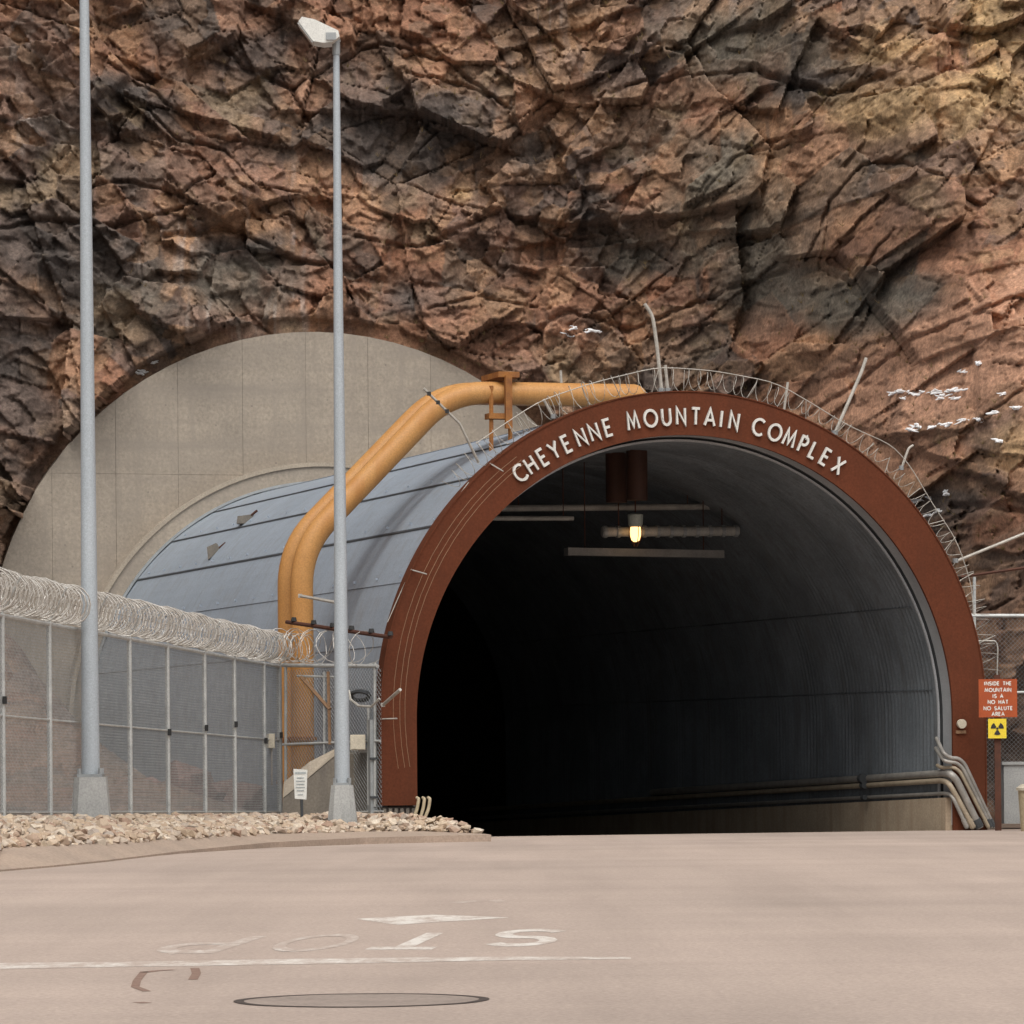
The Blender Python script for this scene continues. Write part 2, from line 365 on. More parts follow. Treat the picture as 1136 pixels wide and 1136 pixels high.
def facets(x, y, size, seed, amp, tilt):
    """angular relief: every cell is a tilted plane, the foremost plane wins"""
    R = np.random.RandomState(seed); J = R.rand(128, 128, 2); P = R.rand(128, 128, 6)
    qx, qy = x / size, y / size; xi, yi = np.floor(qx).astype(int), np.floor(qy).astype(int)
    best = np.full(x.shape, -1e9); h = np.zeros(x.shape); ci = np.zeros(x.shape, int); cj = ci.copy()
    for i in (-1, 0, 1):
        for j in (-1, 0, 1):
            a, b = (xi + i) % 128, (yi + j) % 128
            dx = qx - (xi + i + J[a, b, 0]); dy = qy - (yi + j + J[a, b, 1])
            pl = (P[a, b, 0] - 0.5) * 2 * amp + tilt * ((P[a, b, 1] - 0.5) * 2 * dx + (P[a, b, 2] - 0.5) * 2 * dy) * size
            sc = pl - 0.75 * size * (dx * dx + dy * dy); w = sc > best
            best = np.where(w, sc, best); h = np.where(w, pl, h); ci = np.where(w, a, ci); cj = np.where(w, b, cj)
    return h, P[ci, cj]
def grid_mesh(name, V, nx, ny, mat, keep=None, colors=None):
    idx = np.arange(nx * ny).reshape(ny, nx)
    q = np.stack([idx[:-1, :-1], idx[:-1, 1:], idx[1:, 1:], idx[1:, :-1]], -1).reshape(-1, 4)
    if keep is not None: q = q[keep[q].all(1)]
    me = bpy.data.meshes.new(name)
    me.vertices.add(len(V)); me.vertices.foreach_set('co', V.astype(np.float32).ravel())
    me.loops.add(q.size); me.loops.foreach_set('vertex_index', q.astype(np.int32).ravel())
    me.polygons.add(len(q)); me.polygons.foreach_set('loop_start', np.arange(0, q.size, 4, dtype=np.int32))
    me.update(calc_edges=True)
    if colors is not None:
        at_ = me.color_attributes.new('Col', 'FLOAT_COLOR', 'POINT')
        at_.data.foreach_set('color', np.c_[colors, np.ones(len(colors))].astype(np.float32).ravel())
    me.materials.append(M[mat]); me.validate()
    o = bpy.data.objects.new(name, me); COL.objects.link(o); ORG[o.name] = Vector((0, 0, 0)); return o

# ------------------------------------------------------------------ the cliff
T_HEAD = 22.4; R_HEAD = 6.95; Z_HEAD = 3.0
def axis(lo, a, b, hi, step):
    pts = list(np.arange(a, b, step)); s = step; x = a; left = []
    while x > lo: s *= 1.18; x -= s; left.append(x)
    s = step; x = pts[-1]; right = []
    while x < hi: s *= 1.18; x += s; right.append(x)
    return np.array(left[::-1] + pts + right)
def make_cliff():
    xs = axis(-60, -12.6, 15.0, 60, 0.032); zs = axis(-1.5, 0.7, 20.4, 42, 0.032)
    nx, nz = len(xs), len(zs); X, Z = np.meshgrid(xs, zs); X = X.ravel(); Z = Z.ravel()
    # large form: wall behind the headwall, a nearer shoulder to the right
    right = sstep(2.6, 10.5, X + 0.25 * (Z - 6))
    Yb = 92.9 + 0.30 * (X + 4.0) + np.where(Z > 9, 0.30, 0.10) * (Z - 9)
    Yr = 76.8 + 0.95 * (Z - 2.0) - 0.35 * (X - 9)
    Yb = Yb * (1 - right) + np.minimum(Yr, Yb) * right
    pxx = CX + F * X / Yb; pyy = HY - F * (Z - H) / Yb              # where on the wall we are (for the beds of rock)
    # beds dip one way on the left and the other way on the right: fold the wall about x0
    x0 = -0.6; gx = 0.30 * (np.sqrt((X - x0) ** 2 + 6.0) - 2.45)
    wx = (fbm(X * 0.35, Z * 0.35, 21, 3) - 0.5) * 1.0; wz = (fbm(X * 0.35 + 40, Z * 0.35, 31, 3) - 0.5) * 1.0
    wx2 = (fbm(X * 2.6, Z * 2.6, 41, 4) - 0.5) * 0.14; wz2 = (fbm(X * 2.6 + 9, Z * 2.6, 47, 4) - 0.5) * 0.14
    def level(size, seed, amp, tilt, stretch, warp, fold=1.0, rot=0.0, bias=0.10):
        x, z = X + wx * warp + wx2 * warp, Z - gx * fold + wz * warp + wz2 * warp
        a = math.radians(rot); u = (x * math.cos(a) + z * math.sin(a)) / stretch; v = -x * math.sin(a) + z * math.cos(a)
        P, du, dv, e = voro(u + 300, v + 300, size, seed)
        h = (P[:, 0] - 0.5) * 2 * amp + tilt * ((P[:, 1] - 0.5) * 2 * du * stretch + ((P[:, 2] - 0.5) * 2 - bias) * dv)
        return h, P, e
    h0, P0, e0 = level(4.4, 101, 0.36, 0.16, 1.3, 0.5)
    h1, P1, e1 = level(1.6, 103, 0.17, 0.28, 1.2, 0.5)
    h2, P2, e2 = level(0.70, 107, 0.12, 0.48, 1.25, 0.45)
    h2b, P2b, e2b = level(0.95, 127, 0.10, 0.40, 1.1, 0.5, 0.0, 35.0)
    h3, P3, e3 = level(0.31, 109, 0.06, 0.58, 1.35, 0.35, 0.6, 10.0)
    h4, P4, e4 = level(0.14, 113, 0.026, 0.5, 1.2, 0.3, 0.3, -20.0)
    fine = (fbm(X * 4, Z * 4, 61, 5) - 0.5) * 0.05
    # quiet sheets of rock with little fracture; some of the larger joints stand open
    sheet = sstep(0.48, 0.66, fbm(X * 0.42 + 7, Z * 0.42 + 3, 71, 3))
    bl = lambda cx, cy, rx, ry: np.exp(-((pxx - cx) / rx) ** 2 - ((pyy - cy) / ry) ** 2)
    sheet = np.clip(sheet * 0.8 + bl(440, 140, 90, 60) + bl(210, 315, 110, 55) + 0.9 * bl(840, 300, 80, 90) + 0.8 * bl(960, 220, 90, 60) + 0.8 * bl(800, 40, 80, 50) + 0.8 * bl(1060, 420, 110, 60) + 0.7 * bl(960, 350, 80, 40) + 0.8 * bl(20, 450, 40, 90) - 0.5 * bl(560, 360, 90, 50) - 0.5 * bl(620, 70, 120, 50), 0, 1)
    k = 1 - 0.46 * sheet
    def fac(size, seed, amp, tilt, stretch, fold, rot, warp):
        x, z = X + wx * warp + wx2 * 0.5, Z - gx * fold + wz * warp + wz2 * 0.5; a = math.radians(rot)
        return facets((x * math.cos(a) + z * math.sin(a)) / stretch + 300, -x * math.sin(a) + z * math.cos(a) + 300, size, seed, amp, tilt)
    f1, Q1 = fac(2.1, 301, 0.22, 0.50, 1.15, 1.0, 8, 0.4)
    f2, Q2 = fac(0.92, 303, 0.12, 0.62, 1.25, 0.9, -12, 0.3)
    f3, Q3 = fac(0.42, 307, 0.052, 0.62, 1.2, 0.6, 20, 0.2)
    f4, Q4 = fac(0.20, 311, 0.022, 0.55, 1.1, 0.3, -30, 0.1)
    calm = 1 - 0.5 * bl(1060, 430, 140, 85)
    d = h0 * 0.8 + calm * (h1 * 0.35 + h2 * 0.30 * k + f1 * 0.8 + f2 * (0.45 + 0.55 * k) + f3 * (0.3 + 0.7 * k) + f4 * (0.4 + 0.6 * k) + h4 * 0.3) + fine * 0.5
    d -= 0.2 * np.clip(1 - e1 / 0.035, 0, 1) * (P1[:, 3] > 0.8) + 0.2 * np.clip(1 - e0 / 0.05, 0, 1) * (P0[:, 3] > 0.6)
    d -= 0.08 * np.clip(1 - e2 / 0.03, 0, 1) * (P2[:, 3] > 0.6) * k
    # joints that can be traced in the wall: polylines in photo pixels, width and depth in metres
    def crack(line, w, dep, ledge=0.0):
        nonlocal d
        best = np.full(X.shape, 1e9); side = np.zeros(X.shape)
        for (x0, y0), (x1, y1) in zip(line, line[1:]):
            vx, vy = x1 - x0, y1 - y0; L2 = vx * vx + vy * vy
            qx, qy = pxx + wx2 * 60 - x0, pyy + wz2 * 60 - y0
            tt = np.clip((qx * vx + qy * vy) / L2, 0, 1); dx, dy = qx - tt * vx, qy - tt * vy
            dd = np.hypot(dx, dy) / 54.0; nr = dd < best
            best = np.where(nr, dd, best); side = np.where(nr, np.sign(vx * qy - vy * qx), side)
        d -= dep * 0.36 * np.clip(1.1 - best / (w * 0.6), 0, 1)
        if ledge: d += 0.12 * ledge * np.exp(-(best / 0.55) ** 2) * (side < 0) * sstep(0, 0.06, best)
    for ln, w, dep, lg in (
        ([(130, 70), (205, 120), (235, 150), (300, 158)], 0.07, 0.5, 0.3),
        ([(120, 160), (165, 115), (200, 150), (255, 165), (290, 205), (345, 215)], 0.06, 0.6, 0.3),
        ([(100, 205), (150, 200), (210, 215), (245, 190)], 0.08, 0.6, 0.4),
        ([(0, 250), (60, 240), (130, 250), (210, 228)], 0.10, 0.6, 0.5),
        ([(190, 262), (255, 250), (330, 288), (380, 292)], 0.16, 0.8, 0.6),
        ([(250, 45), (275, 70), (330, 95), (350, 140)], 0.10, 0.6, 0.3),
        ([(330, 95), (420, 45), (500, 70), (560, 118)], 0.08, 0.5, 0.5),
        ([(460, 85), (520, 95), (570, 125)], 0.09, 0.5, 0.4),
        ([(400, 260), (470, 275), (560, 235)], 0.09, 0.5, 0.4),
        ([(840, 80), (880, 98), (930, 105), (985, 90)], 0.16, 0.9, 0.6),
        ([(700, 105), (760, 90), (840, 82)], 0.08, 0.5, 0.4),
        ([(900, 290), (925, 230), (960, 190), (1010, 185), (1090, 230)], 0.07, 0.6, 0.3),
        ([(925, 230), (915, 300), (950, 320), (990, 265)], 0.08, 0.6, 0.3),
        ([(745, 290), (770, 240), (820, 180), (935, 150)], 0.06, 0.35, 0.2),
        ([(620, 260), (650, 235), (655, 200)], 0.14, 0.7, 0.2),
        ([(560, 385), (640, 350), (700, 370), (800, 330), (880, 300)], 0.10, 0.5, 0.4),
        ([(870, 480), (960, 425), (1010, 385), (1136, 335)], 0.10, 0.5, 0.5),
        ([(1000, 520), (1060, 490), (1136, 440)], 0.07, 0.4, 0.3),
        ([(1060, 565), (1100, 570), (1140, 572)], 0.16, 0.9, 0.5),
        ([(480, 345), (540, 330), (600, 345)], 0.08, 0.5, 0.3),
        ([(1040, 40), (1070, 50), (1090, 0)], 0.10, 0.7, 0.4),
    ): crack(ln, w, dep, lg)
    Y = Yb - d
    # stay behind the concrete headwall and clear of the bore
    u = ca * (X - C0) + sa * (Y - C1); rr = np.hypot(u, Z - Z_HEAD)
    plane = C1 + (T_HEAD + sa * (X - C0)) / ca
    inside = (rr < R_HEAD + 0.32) | ((np.abs(u) < R_HEAD + 0.32) & (Z < Z_HEAD))
    Y = np.where(inside & (X < 6), np.maximum(Y, plane + 0.45), Y)
    keep = ~(((np.hypot(u, Z - Z_HEAD) < R_HEAD - 0.5) | ((np.abs(u) < R_HEAD - 0.6) & (Z < Z_HEAD))) & (X < 4.5))
    V = np.c_[X, Y, Z]
    # rock colours: minerals per block, broad patches, water stains; a dark crack and a lit slope painted in
    red = np.array((0.180, 0.096, 0.062)); tan = np.array((0.255, 0.163, 0.100)); dark = np.array((0.060, 0.051, 0.046))
    pur = np.array((0.128, 0.096, 0.082)); grn = np.array((0.118, 0.102, 0.078)); och = np.array((0.34, 0.235, 0.13)); pink = np.array((0.235, 0.130, 0.086))
    def mx(a, b, w): return a * (1 - w[:, None]) + b * w[:, None]
    c = np.repeat(red[None], len(X), 0)
    c = mx(c, pink, sstep(0.45, 0.9, P2[:, 4]) * 0.8)
    c = mx(c, tan, sstep(0.62, 0.85, P1[:, 4]) * 0.75)
    c = mx(c, pur, sstep(0.6, 0.8, P1[:, 5]) * 0.8); c = mx(c, tan * 1.1, sstep(0.72, 0.9, P2b[:, 4]) * 0.6); c = mx(c, dark * 1.3, sstep(0.74, 0.9, P2b[:, 5]) * 0.6)
    c = mx(c, dark, sstep(0.74, 0.88, P2[:, 5]) * 0.65); c = mx(c, tan, sstep(0.7, 0.9, P3[:, 4]) * 0.55); c = mx(c, dark, sstep(0.8, 0.92, P3[:, 3]) * 0.5)
    nz1 = fbm(X * 0.9 + 3, Z * 0.9, 83, 5)
    def blob(cx, cy, rx, ry): return np.exp(-((pxx - cx) / rx) ** 2 - ((pyy - cy) / ry) ** 2)
    def zone(col, lst, gain=1.6):
        nonlocal c
        w = np.zeros(len(X))
        for b in lst: w = np.maximum(w, blob(*b))
        w = np.clip(w * gain + (nz1 - 0.5) * 2.0 + (P2[:, 4] - 0.5) * 0.5 - 0.25, 0, 1); c = mx(c, col, w * 0.88)
    zone(red, [(230, 190, 130, 60), (420, 230, 80, 40), (580, 300, 60, 50), (360, 40, 60, 50), (620, 330, 90, 40), (1000, 260, 120, 50), (480, 380, 80, 40), (150, 60, 90, 40)])
    zone(tan, [(470, 90, 80, 30), (650, 45, 110, 30), (900, 185, 130, 50), (1000, 145, 120, 40), (880, 260, 90, 50), (700, 120, 80, 30), (620, 110, 60, 40), (400, 220, 40, 25)])
    zone(och, [(1095, 30, 45, 50), (1110, 90, 50, 25), (520, 215, 16, 12), (795, 300, 14, 10), (1125, 500, 40, 50), (990, 60, 60, 25)], 1.3)
    zone(pur, [(440, 110, 110, 40), (270, 305, 90, 45), (160, 290, 60, 60), (300, 90, 60, 50), (700, 90, 70, 40)], 1.5)
    zone(grn, [(840, 290, 70, 80), (800, 60, 80, 60), (960, 330, 100, 50), (780, 200, 60, 60), (900, 60, 60, 50), (1000, 200, 50, 60)], 1.35)
    zone(np.array((0.105, 0.092, 0.083)), [(150, 200, 300, 190), (440, 150, 120, 60), (840, 300, 90, 90), (800, 50, 90, 60)], 0.6)
    zone(dark * 1.25, [(40, 255, 130, 80), (110, 280, 110, 55), (440, 150, 110, 55), (560, 290, 50, 30), (150, 110, 60, 30), (330, 295, 60, 25), (700, 290, 50, 40), (840, 330, 60, 40), (720, 60, 60, 40), (1010, 230, 50, 40), (600, 180, 40, 50), (380, 75, 40, 30), (90, 370, 60, 20), (20, 440, 50, 110), (650, 235, 35, 30), (910, 100, 60, 18), (260, 275, 80, 22), (490, 330, 60, 22), (1050, 560, 60, 26), (230, 25, 60, 35), (990, 345, 60, 30), (60, 130, 50, 60), (1000, 470, 25, 25), (340, 165, 80, 20)], 1.5)  # dark rock, plus the upper-right crack's shade put into the colour
    zone(np.array((0.34, 0.198, 0.132)), [(1040, 430, 130, 65), (1100, 380, 70, 50), (1010, 500, 70, 40), (600, 380, 60, 20), (960, 440, 60, 30)], 2.1)  # pinker rock; the right slope's lit look is also put into the colour
    lowr = sstep(590, 700, pyy) * sstep(900, 1040, pxx); c = mx(c, np.array((0.165, 0.105, 0.078)), lowr * 0.6)
    streak = sstep(0.56, 0.74, fbm(X * 6.0 + wx2 * 3, Z * 0.5, 91, 4)) * sstep(0.45, 0.62, fbm(X * 0.5, Z * 0.4, 95, 3))
    c = mx(c, dark * 0.9, streak * 0.75)
    wash = sstep(0.60, 0.78, fbm(X * 8.5 + 70, Z * 0.7, 97, 4)) * np.clip(blob(240, 310, 130, 70) * 1.8 + blob(60, 130, 40, 60) + blob(380, 160, 60, 50) + blob(620, 30, 60, 30) + blob(800, 40, 50, 50), 0, 1)
    c = mx(c, np.array((0.27, 0.235, 0.215)), wash * 0.7)
    c = mx(c, pink, sstep(0.6, 0.9, Q2[:, 4]) * 0.5); c = mx(c, tan, sstep(0.7, 0.95, Q3[:, 4]) * 0.5); c = mx(c, dark * 1.3, sstep(0.78, 0.95, Q2[:, 5]) * 0.5)
    def colour_patch(col, lst, amt):
        nonlocal c
        w = np.zeros(len(X))
        for b in lst: w = np.maximum(w, blob(*b))
        c = mx(c, col, np.clip(1.5 * w + (nz1 - 0.5) * 2.2 + (Q2[:, 3] - 0.5) * 0.7 - 0.35, 0, 1) * amt)
    colour_patch(np.array((0.062, 0.055, 0.052)), [(50, 260, 150, 75), (20, 430, 60, 100), (440, 150, 100, 50), (280, 285, 80, 30), (160, 115, 90, 35), (480, 325, 70, 28), (650, 235, 45, 35), (300, 60, 70, 40), (910, 100, 60, 22), (990, 340, 70, 30)], 0.8)  # dark grey rock; the crack's shade is again painted in
    colour_patch(np.array((0.105, 0.098, 0.082)), [(840, 300, 85, 85), (800, 50, 90, 60), (780, 190, 70, 60), (960, 350, 90, 40), (700, 300, 50, 40), (240, 320, 110, 50)], 0.75)
    colour_patch(np.array((0.33, 0.235, 0.125)), [(1100, 35, 60, 60), (1100, 110, 60, 40), (990, 130, 70, 30)], 0.6)
    c = mx(c, np.array((0.33, 0.198, 0.138)), np.clip(1.5 * np.maximum(blob(1050, 425, 120, 60), blob(1110, 380, 60, 45)) + (nz1 - 0.5) * 1.2 - 0.2, 0, 1) * 0.75)  # pink slope, painted paler to look lit
    c *= np.array((1.32, 1.25, 1.18))[None] * (0.80 + 0.26 * Q3[:, 5] + 0.14 * P3[:, 5] + 0.30 * (P4[:, 4] - 0.5) + 0.35 * (fbm(X * 3, Z * 3, 131, 5) - 0.5))[:, None]
    o = grid_mesh('cliff', V, nx, nz, 'cliff_rock', keep, c)
    return tag(o, 'fractured reddish brown and dark grey rock cliff above the portal', 'cliff', kind='structure'), V, keep
cliff, CV, CK = make_cliff()
_k = CV[:, 1]
CPX = CX + F * (CV[:, 0] / _k); CPY = HY - F * (CV[:, 2] - H) / _k
_c, _s = math.cos(ROLL), math.sin(ROLL)
_dx, _dy = CPX - CX, CPY - HY
CPX, CPY = CX + _dx * _c + _dy * _s, HY - _dx * _s + _dy * _c
def cliff_at(px, py):
    w = (CPX - px) ** 2 + (CPY - py) ** 2 + np.where(CK, 0, 1e6); return Vector(CV[int(np.argmin(w))])

# ------------------------------------------------------------------ ground, road, slope behind the fence
g = MB()
def sheet(mb, pts, z): mb.add([Vector((p[0], p[1], z)) for p in pts], [tuple(range(len(pts)))])
sheet(g, [W(-400, -400, 0), W(400, -400, 0), W(400, 0.02, 0), W(-400, 0.02, 0)], -0.11)
sheet(g, [W(-400, 0.02, 0), W(-4.6, 0.02, 0), W(-4.6, 60, 0), W(-400, 60, 0)], -0.11)
sheet(g, [W(4.6, 0.02, 0), W(400, 0.02, 0), W(400, 60, 0), W(4.6, 60, 0)], -0.11)
tag(g.build('ground', 'earth'), 'bare brown earth around the tunnel portal', 'ground', kind='structure')
EDGE = [on_g(*p, 0.0) for p in ((-160, 1010), (0, 967), (60, 962), (120, 956), (200, 946), (300, 936), (400, 931), (470, 929), (545, 927.5))]
d0 = (EDGE[0] - EDGE[1]).normalized()
def ut(p): return ca * (p.x - C0) + sa * (p.y - C1), -sa * (p.x - C0) + ca * (p.y - C1)
ED = [ut(EDGE[0] + d0 * 120)] + [ut(e) for e in EDGE] + [(-4.5, -0.1), (-4.5, 0.05)]
def dip(t): return -0.085 * float(sstep(-16.0, -2.0, np.array(t)))
tl = sorted({t for _, t in ED} | set(np.arange(-16, 0, 1.0)) | {-300.0}); road = MB(); prev = None
for t in tl:
    if t > 0.05: continue
    ul = float(np.interp(t, [b for _, b in ED], [a for a, _ in ED])); z = dip(t)
    cur = [W(ul, t, z), W(12, t, z), W(300, t, z)]
    if prev: road.add(prev + cur, [(0, 1, 4, 3), (1, 2, 5, 4)])
    prev = cur
road = tag(road.build('road', 'road_surface'), 'pinkish grey concrete roadway leading up to the tunnel mouth', 'road', kind='structure')

FA, FB = at(3, 909, 53.0), at(310, 906, 72.0)
GRAV = [on_g(p[0], p[1], p[2]) for p in ((-160, 968, .22), (0, 940, .21), (60, 938, .20), (120, 935, .18), (200, 930, .15), (300, 925, .10), (400, 922.5, .07), (470, 922, .05), (538, 925, .02))]
def fence_pt(px):
    kx = ray(px, 800)[0]; d = FB - FA; s = (kx * FA.y - FA.x) / (d.x - kx * d.y); return FA + d * s
BACK = [fence_pt(-90), fence_pt(3), fence_pt(60), fence_pt(120), fence_pt(190), fence_pt(270), fence_pt(310), at(400, 905, 70.6), at(470, 912, 69.2)]
BACK = [b + Vector((-0.25, 0.1, -0.02)) if i < 6 else b for i, b in enumerate(BACK)]
gut = MB()
n = len(EDGE)
for i in range(n - 1):
    a0, a1, b0, b1 = EDGE[i], EDGE[i + 1], GRAV[i], GRAV[i + 1]
    z = Vector((0, 0, 1))
    gut.add([a0 - z * 0.12, a1 - z * 0.12, a1 + z * 0.02, a0 + z * 0.02], [(0, 1, 2, 3)])
    gut.add([a0 + z * 0.02, a1 + z * 0.02, b1, b0], [(0, 1, 2, 3)])
tag(gut.build('gutter', 'gutter'), 'sandy concrete gutter strip along the foot of the stony bank', 'gutter', kind='structure')
bank = MB()
for i in range(n - 1):
    mids = []
    for k in (i, i + 1):
        mk = (GRAV[k] + BACK[k]) / 2; mk.z = BACK[k].z * 0.97 + GRAV[k].z * 0.03 - 0.06; mids.append(mk)
    bank.add([GRAV[i] - Vector((0, 0, .06)), GRAV[i + 1] - Vector((0, 0, .06)), mids[1], mids[0], BACK[i] - Vector((0, 0, .06)), BACK[i + 1] - Vector((0, 0, .06))], [(0, 1, 2, 3), (3, 2, 5, 4)])
    dn = Vector((-0.5, 0.6, 0))
    bank.add([BACK[i] - Vector((0, 0, .06)), BACK[i + 1] - Vector((0, 0, .06)), BACK[i + 1] + dn * 4 - Vector((0, 0, .25)), BACK[i] + dn * 4 - Vector((0, 0, .25))], [(0, 1, 2, 3)])
bank = tag(bank.build('gravel_bank', 'earth'), 'bank of pale cobbles below the chain link fence', 'gravel', kind='structure')

def make_slope():
    xs = np.arange(-26, 1.0, 0.11); ys = np.arange(56, 93.5, 0.11); X, Y = np.meshgrid(xs, ys); X = X.ravel(); Y = Y.ravel()
    u = ca * (X - C0) + sa * (Y - C1)
    w = sstep(5.15, 8.2, -u)
    z = 0.12 + w * 4.3 * sstep(74, 91.0, Y + 0.1 * X) + w * 0.5 * sstep(68, 74, Y)
    P, du, dv, e = voro(X + 100, Y + 100, 0.9, 201); P2, du2, dv2, e2 = voro(X + 100, Y + 100, 0.4, 203)
    z += (0.15 + 0.85 * w) * (sstep(0, 0.25, e) * (0.16 + 0.3 * P[:, 0]) + sstep(0, 0.12, e2) * 0.12 * P2[:, 0]) * (0.3 + 0.7 * sstep(72, 76, Y))
    fl = (Y - FA.y) * (FB.x - FA.x) / (FB.y - FA.y) + FA.x           # drop below the bank in front of the fence
    z = np.where(X > fl - 0.4, -0.6, z); z = np.where((u > -5.15) & (u < 5.2), -1.5, z)
    red = np.array((0.20, 0.125, 0.092)); gr = np.array((0.14, 0.115, 0.10)); tn = np.array((0.27, 0.20, 0.145))
    c = red[None] * (1 - P[:, 4:5]) + gr[None] * P[:, 4:5]; c = c * (1 - 0.5 * P2[:, 4:5]) + tn[None] * 0.5 * P2[:, 4:5]
    return tag(grid_mesh('rock_slope', np.c_[X, Y, z], len(xs), len(ys), 'cliff_rock', None, c), 'slope of broken brown rock behind the chain link fence', 'slope', kind='structure')
make_slope()

# cobbles of the bank
def hull_stone(seed, sx=1.0, sy=0.8, sz=0.6, npt=13):
    import bmesh
    r = random.Random(seed); bm = bmesh.new()
    for _ in range(npt):
        v = Vector((r.gauss(0, 1), r.gauss(0, 1), r.gauss(0, 1))).normalized() * r.uniform(0.82, 1.0)
        bm.verts.new((v.x * sx, v.y * sy, v.z * sz))
    res = bmesh.ops.convex_hull(bm, input=bm.verts[:])
    bmesh.ops.delete(bm, geom=[e for e in res['geom_interior'] if isinstance(e, bmesh.types.BMVert)], context='VERTS')
    me = bpy.data.meshes.new('stone'); bm.to_mesh(me); bm.free(); me.materials.append(M['pale_stone']); return me
STONES = [hull_stone(i) for i in range(9)]
cand = []
for i in range(n - 1):
    L = ((GRAV[i + 1] - GRAV[i]).length + (BACK[i + 1] - BACK[i]).length) / 2; Wd = ((BACK[i] - GRAV[i]).length + (BACK[i + 1] - GRAV[i + 1]).length) / 2
    for _ in range(int(L * Wd / 0.015)):
        a, b = random.random(), random.random()
        p = (GRAV[i] * (1 - a) + GRAV[i + 1] * a) * (1 - b) + (BACK[i] * (1 - a) + BACK[i + 1] * a) * b
        s = random.choice((0.05, 0.06, 0.07, 0.08, 0.10, 0.13)) * random.uniform(0.7, 1.05)
        hb = GRAV[i].z * (1 - a) + GRAV[i + 1].z * a; ht = BACK[i].z * (1 - a) + BACK[i + 1].z * a; z = hb + (ht - hb) * min(1, b * 2.2) ** 0.8 - 0.05 + s * 0.35 + 0.05 * random.random() ** 2
        px = CX + F * p.x / p.y; vis = -20 < px < 560
        cand.append((vis, s / p.y * (1.4 if b < 0.5 else 1.0), Vector((p.x, p.y, z)), s, random.randrange(9), [random.uniform(-.5, .5), random.uniform(-.5, .5), random.uniform(0, 6.28)]))
cand.sort(key=lambda c: (-c[0], -c[1]))
for vis, _, p, s, k, r in cand[:300]:
    o = bpy.data.objects.new('stone', STONES[k]); COL.objects.link(o); o.parent = bank; o.location = p; o.rotation_euler = r; o.scale = (s, s, s)
rest = MB()
from mathutils import Euler
SV = [([v.co.copy() for v in m.vertices], [tuple(p.vertices) for p in m.polygons]) for m in STONES]
for vis, _, p, s, k, r in cand[300:]:
    R3 = Euler(r).to_matrix() * s; rest.add([p + R3 @ v for v in SV[k][0]], SV[k][1])
tag(rest.build('cobbles', 'pale_stone', bank), kind='stuff')

# road markings and the round casting, parts of the road
e1 = (on_g(560, 1062) - on_g(0, 1072)); e1.normalize()
e2 = (on_g(490, 1033) - on_g(450, 1051))
def mark(poly, name, mat, z=0.0014, label=None):
    m = MB(); m.add([Vector((p.x, p.y, z)) for p in poly], [tuple(range(len(poly)))]); o = m.build(name, mat, road)
    if label: o['label'] = label
    return o
def paint_letter(ch, x0, x1, y):
    a, b = on_g(x0, y), on_g(x1, y); gw = max(G[ch][0], 0.3); m = MB()
    fn = lambda x, yy, d: (b + (a - b) * (x / gw)) + e2 * 0.92 * (1 - yy) + Vector((0, 0, -d))
    for si, pl in enumerate(G[ch][1]):
        for qi, q in enumerate(ribbon(pl, 0.17)): m.add([fn(x, yy, -0.0012 - 0.0003 * si - 0.00004 * qi) for x, yy in q], [(0, 1, 2, 3)])
    m.build('painted_letter', 'road_paint' if ch in 'ST' else 'road_paint_worn', road)
paint_letter('P', 172, 232, 1056); paint_letter('O', 292, 362, 1054.5); paint_letter('T', 408, 482, 1052); paint_letter('S', 538, 602, 1048.5)
sb = [on_g(-40, 1076), on_g(120, 1073), on_g(330, 1070), on_g(560, 1065.5), on_g(700, 1064), on_g(700, 1062), on_g(560, 1061.5), on_g(330, 1064), on_g(120, 1067.5), on_g(-40, 1069)]
mark(sb[:2] + [on_g(150, 1072.6), on_g(150, 1067.2)] + sb[8:], 'stop_line', 'road_paint_faded', label='white stop line across the road')
mark([on_g(150.2, 1072.6)] + sb[2:8] + [on_g(150.2, 1067.2)], 'stop_line', 'road_paint_faded', label='worn end of the white stop line')
mark([on_g(*p) for p in ((395, 1019.5), (440, 1026), (565, 1018), (480, 1015))], 'painted_arrow', 'road_paint', label='worn white arrowhead painted on the road')
mark([on_g(*p) for p in ((498, 1001), (508, 1002), (535, 1000), (526, 999))], 'painted_dash', 'road_paint_worn')
mark([on_g(*p) for p in ((541, 999), (550, 1001.5), (563, 1000), (555, 998))], 'painted_dash', 'road_paint_worn')
for line, w in (([(160, 1078), (152, 1088), (150, 1095), (163, 1100)], 0.022), ([(160, 1079), (175, 1077), (192, 1076)], 0.03), ([(216, 1074), (218, 1080), (214, 1087)], 0.025), ([(153, 1112), (163, 1113)], 0.03)):
    P_ = [on_g(*p) for p in line]
    for q in range(len(P_) - 1):
        d = (P_[q + 1] - P_[q]); nrm = Vector((-d.y, d.x, 0)).normalized() * w
        mark([P_[q] + nrm, P_[q + 1] + nrm, P_[q + 1] - nrm, P_[q] - nrm], 'rust_mark', 'rust_stain', 0.0014 + 0.0002 * q)
mc = on_g(401, 1110); mr = (on_g(543, 1109) - on_g(260, 1113)).length / 2
mh = thing('manhole_cover', (mc.x, mc.y, 0), 'round sunken casting outlined dark in the foreground roadway', 'manhole')
m = MB(); m.add([(mc.x + mr * 0.965 * math.cos(a), mc.y + mr * 0.965 * math.sin(a), 0.0015) for a in [i * math.tau / 48 for i in range(48)]], [tuple(range(48))])
m.build('lid', 'manhole_lid', mh)
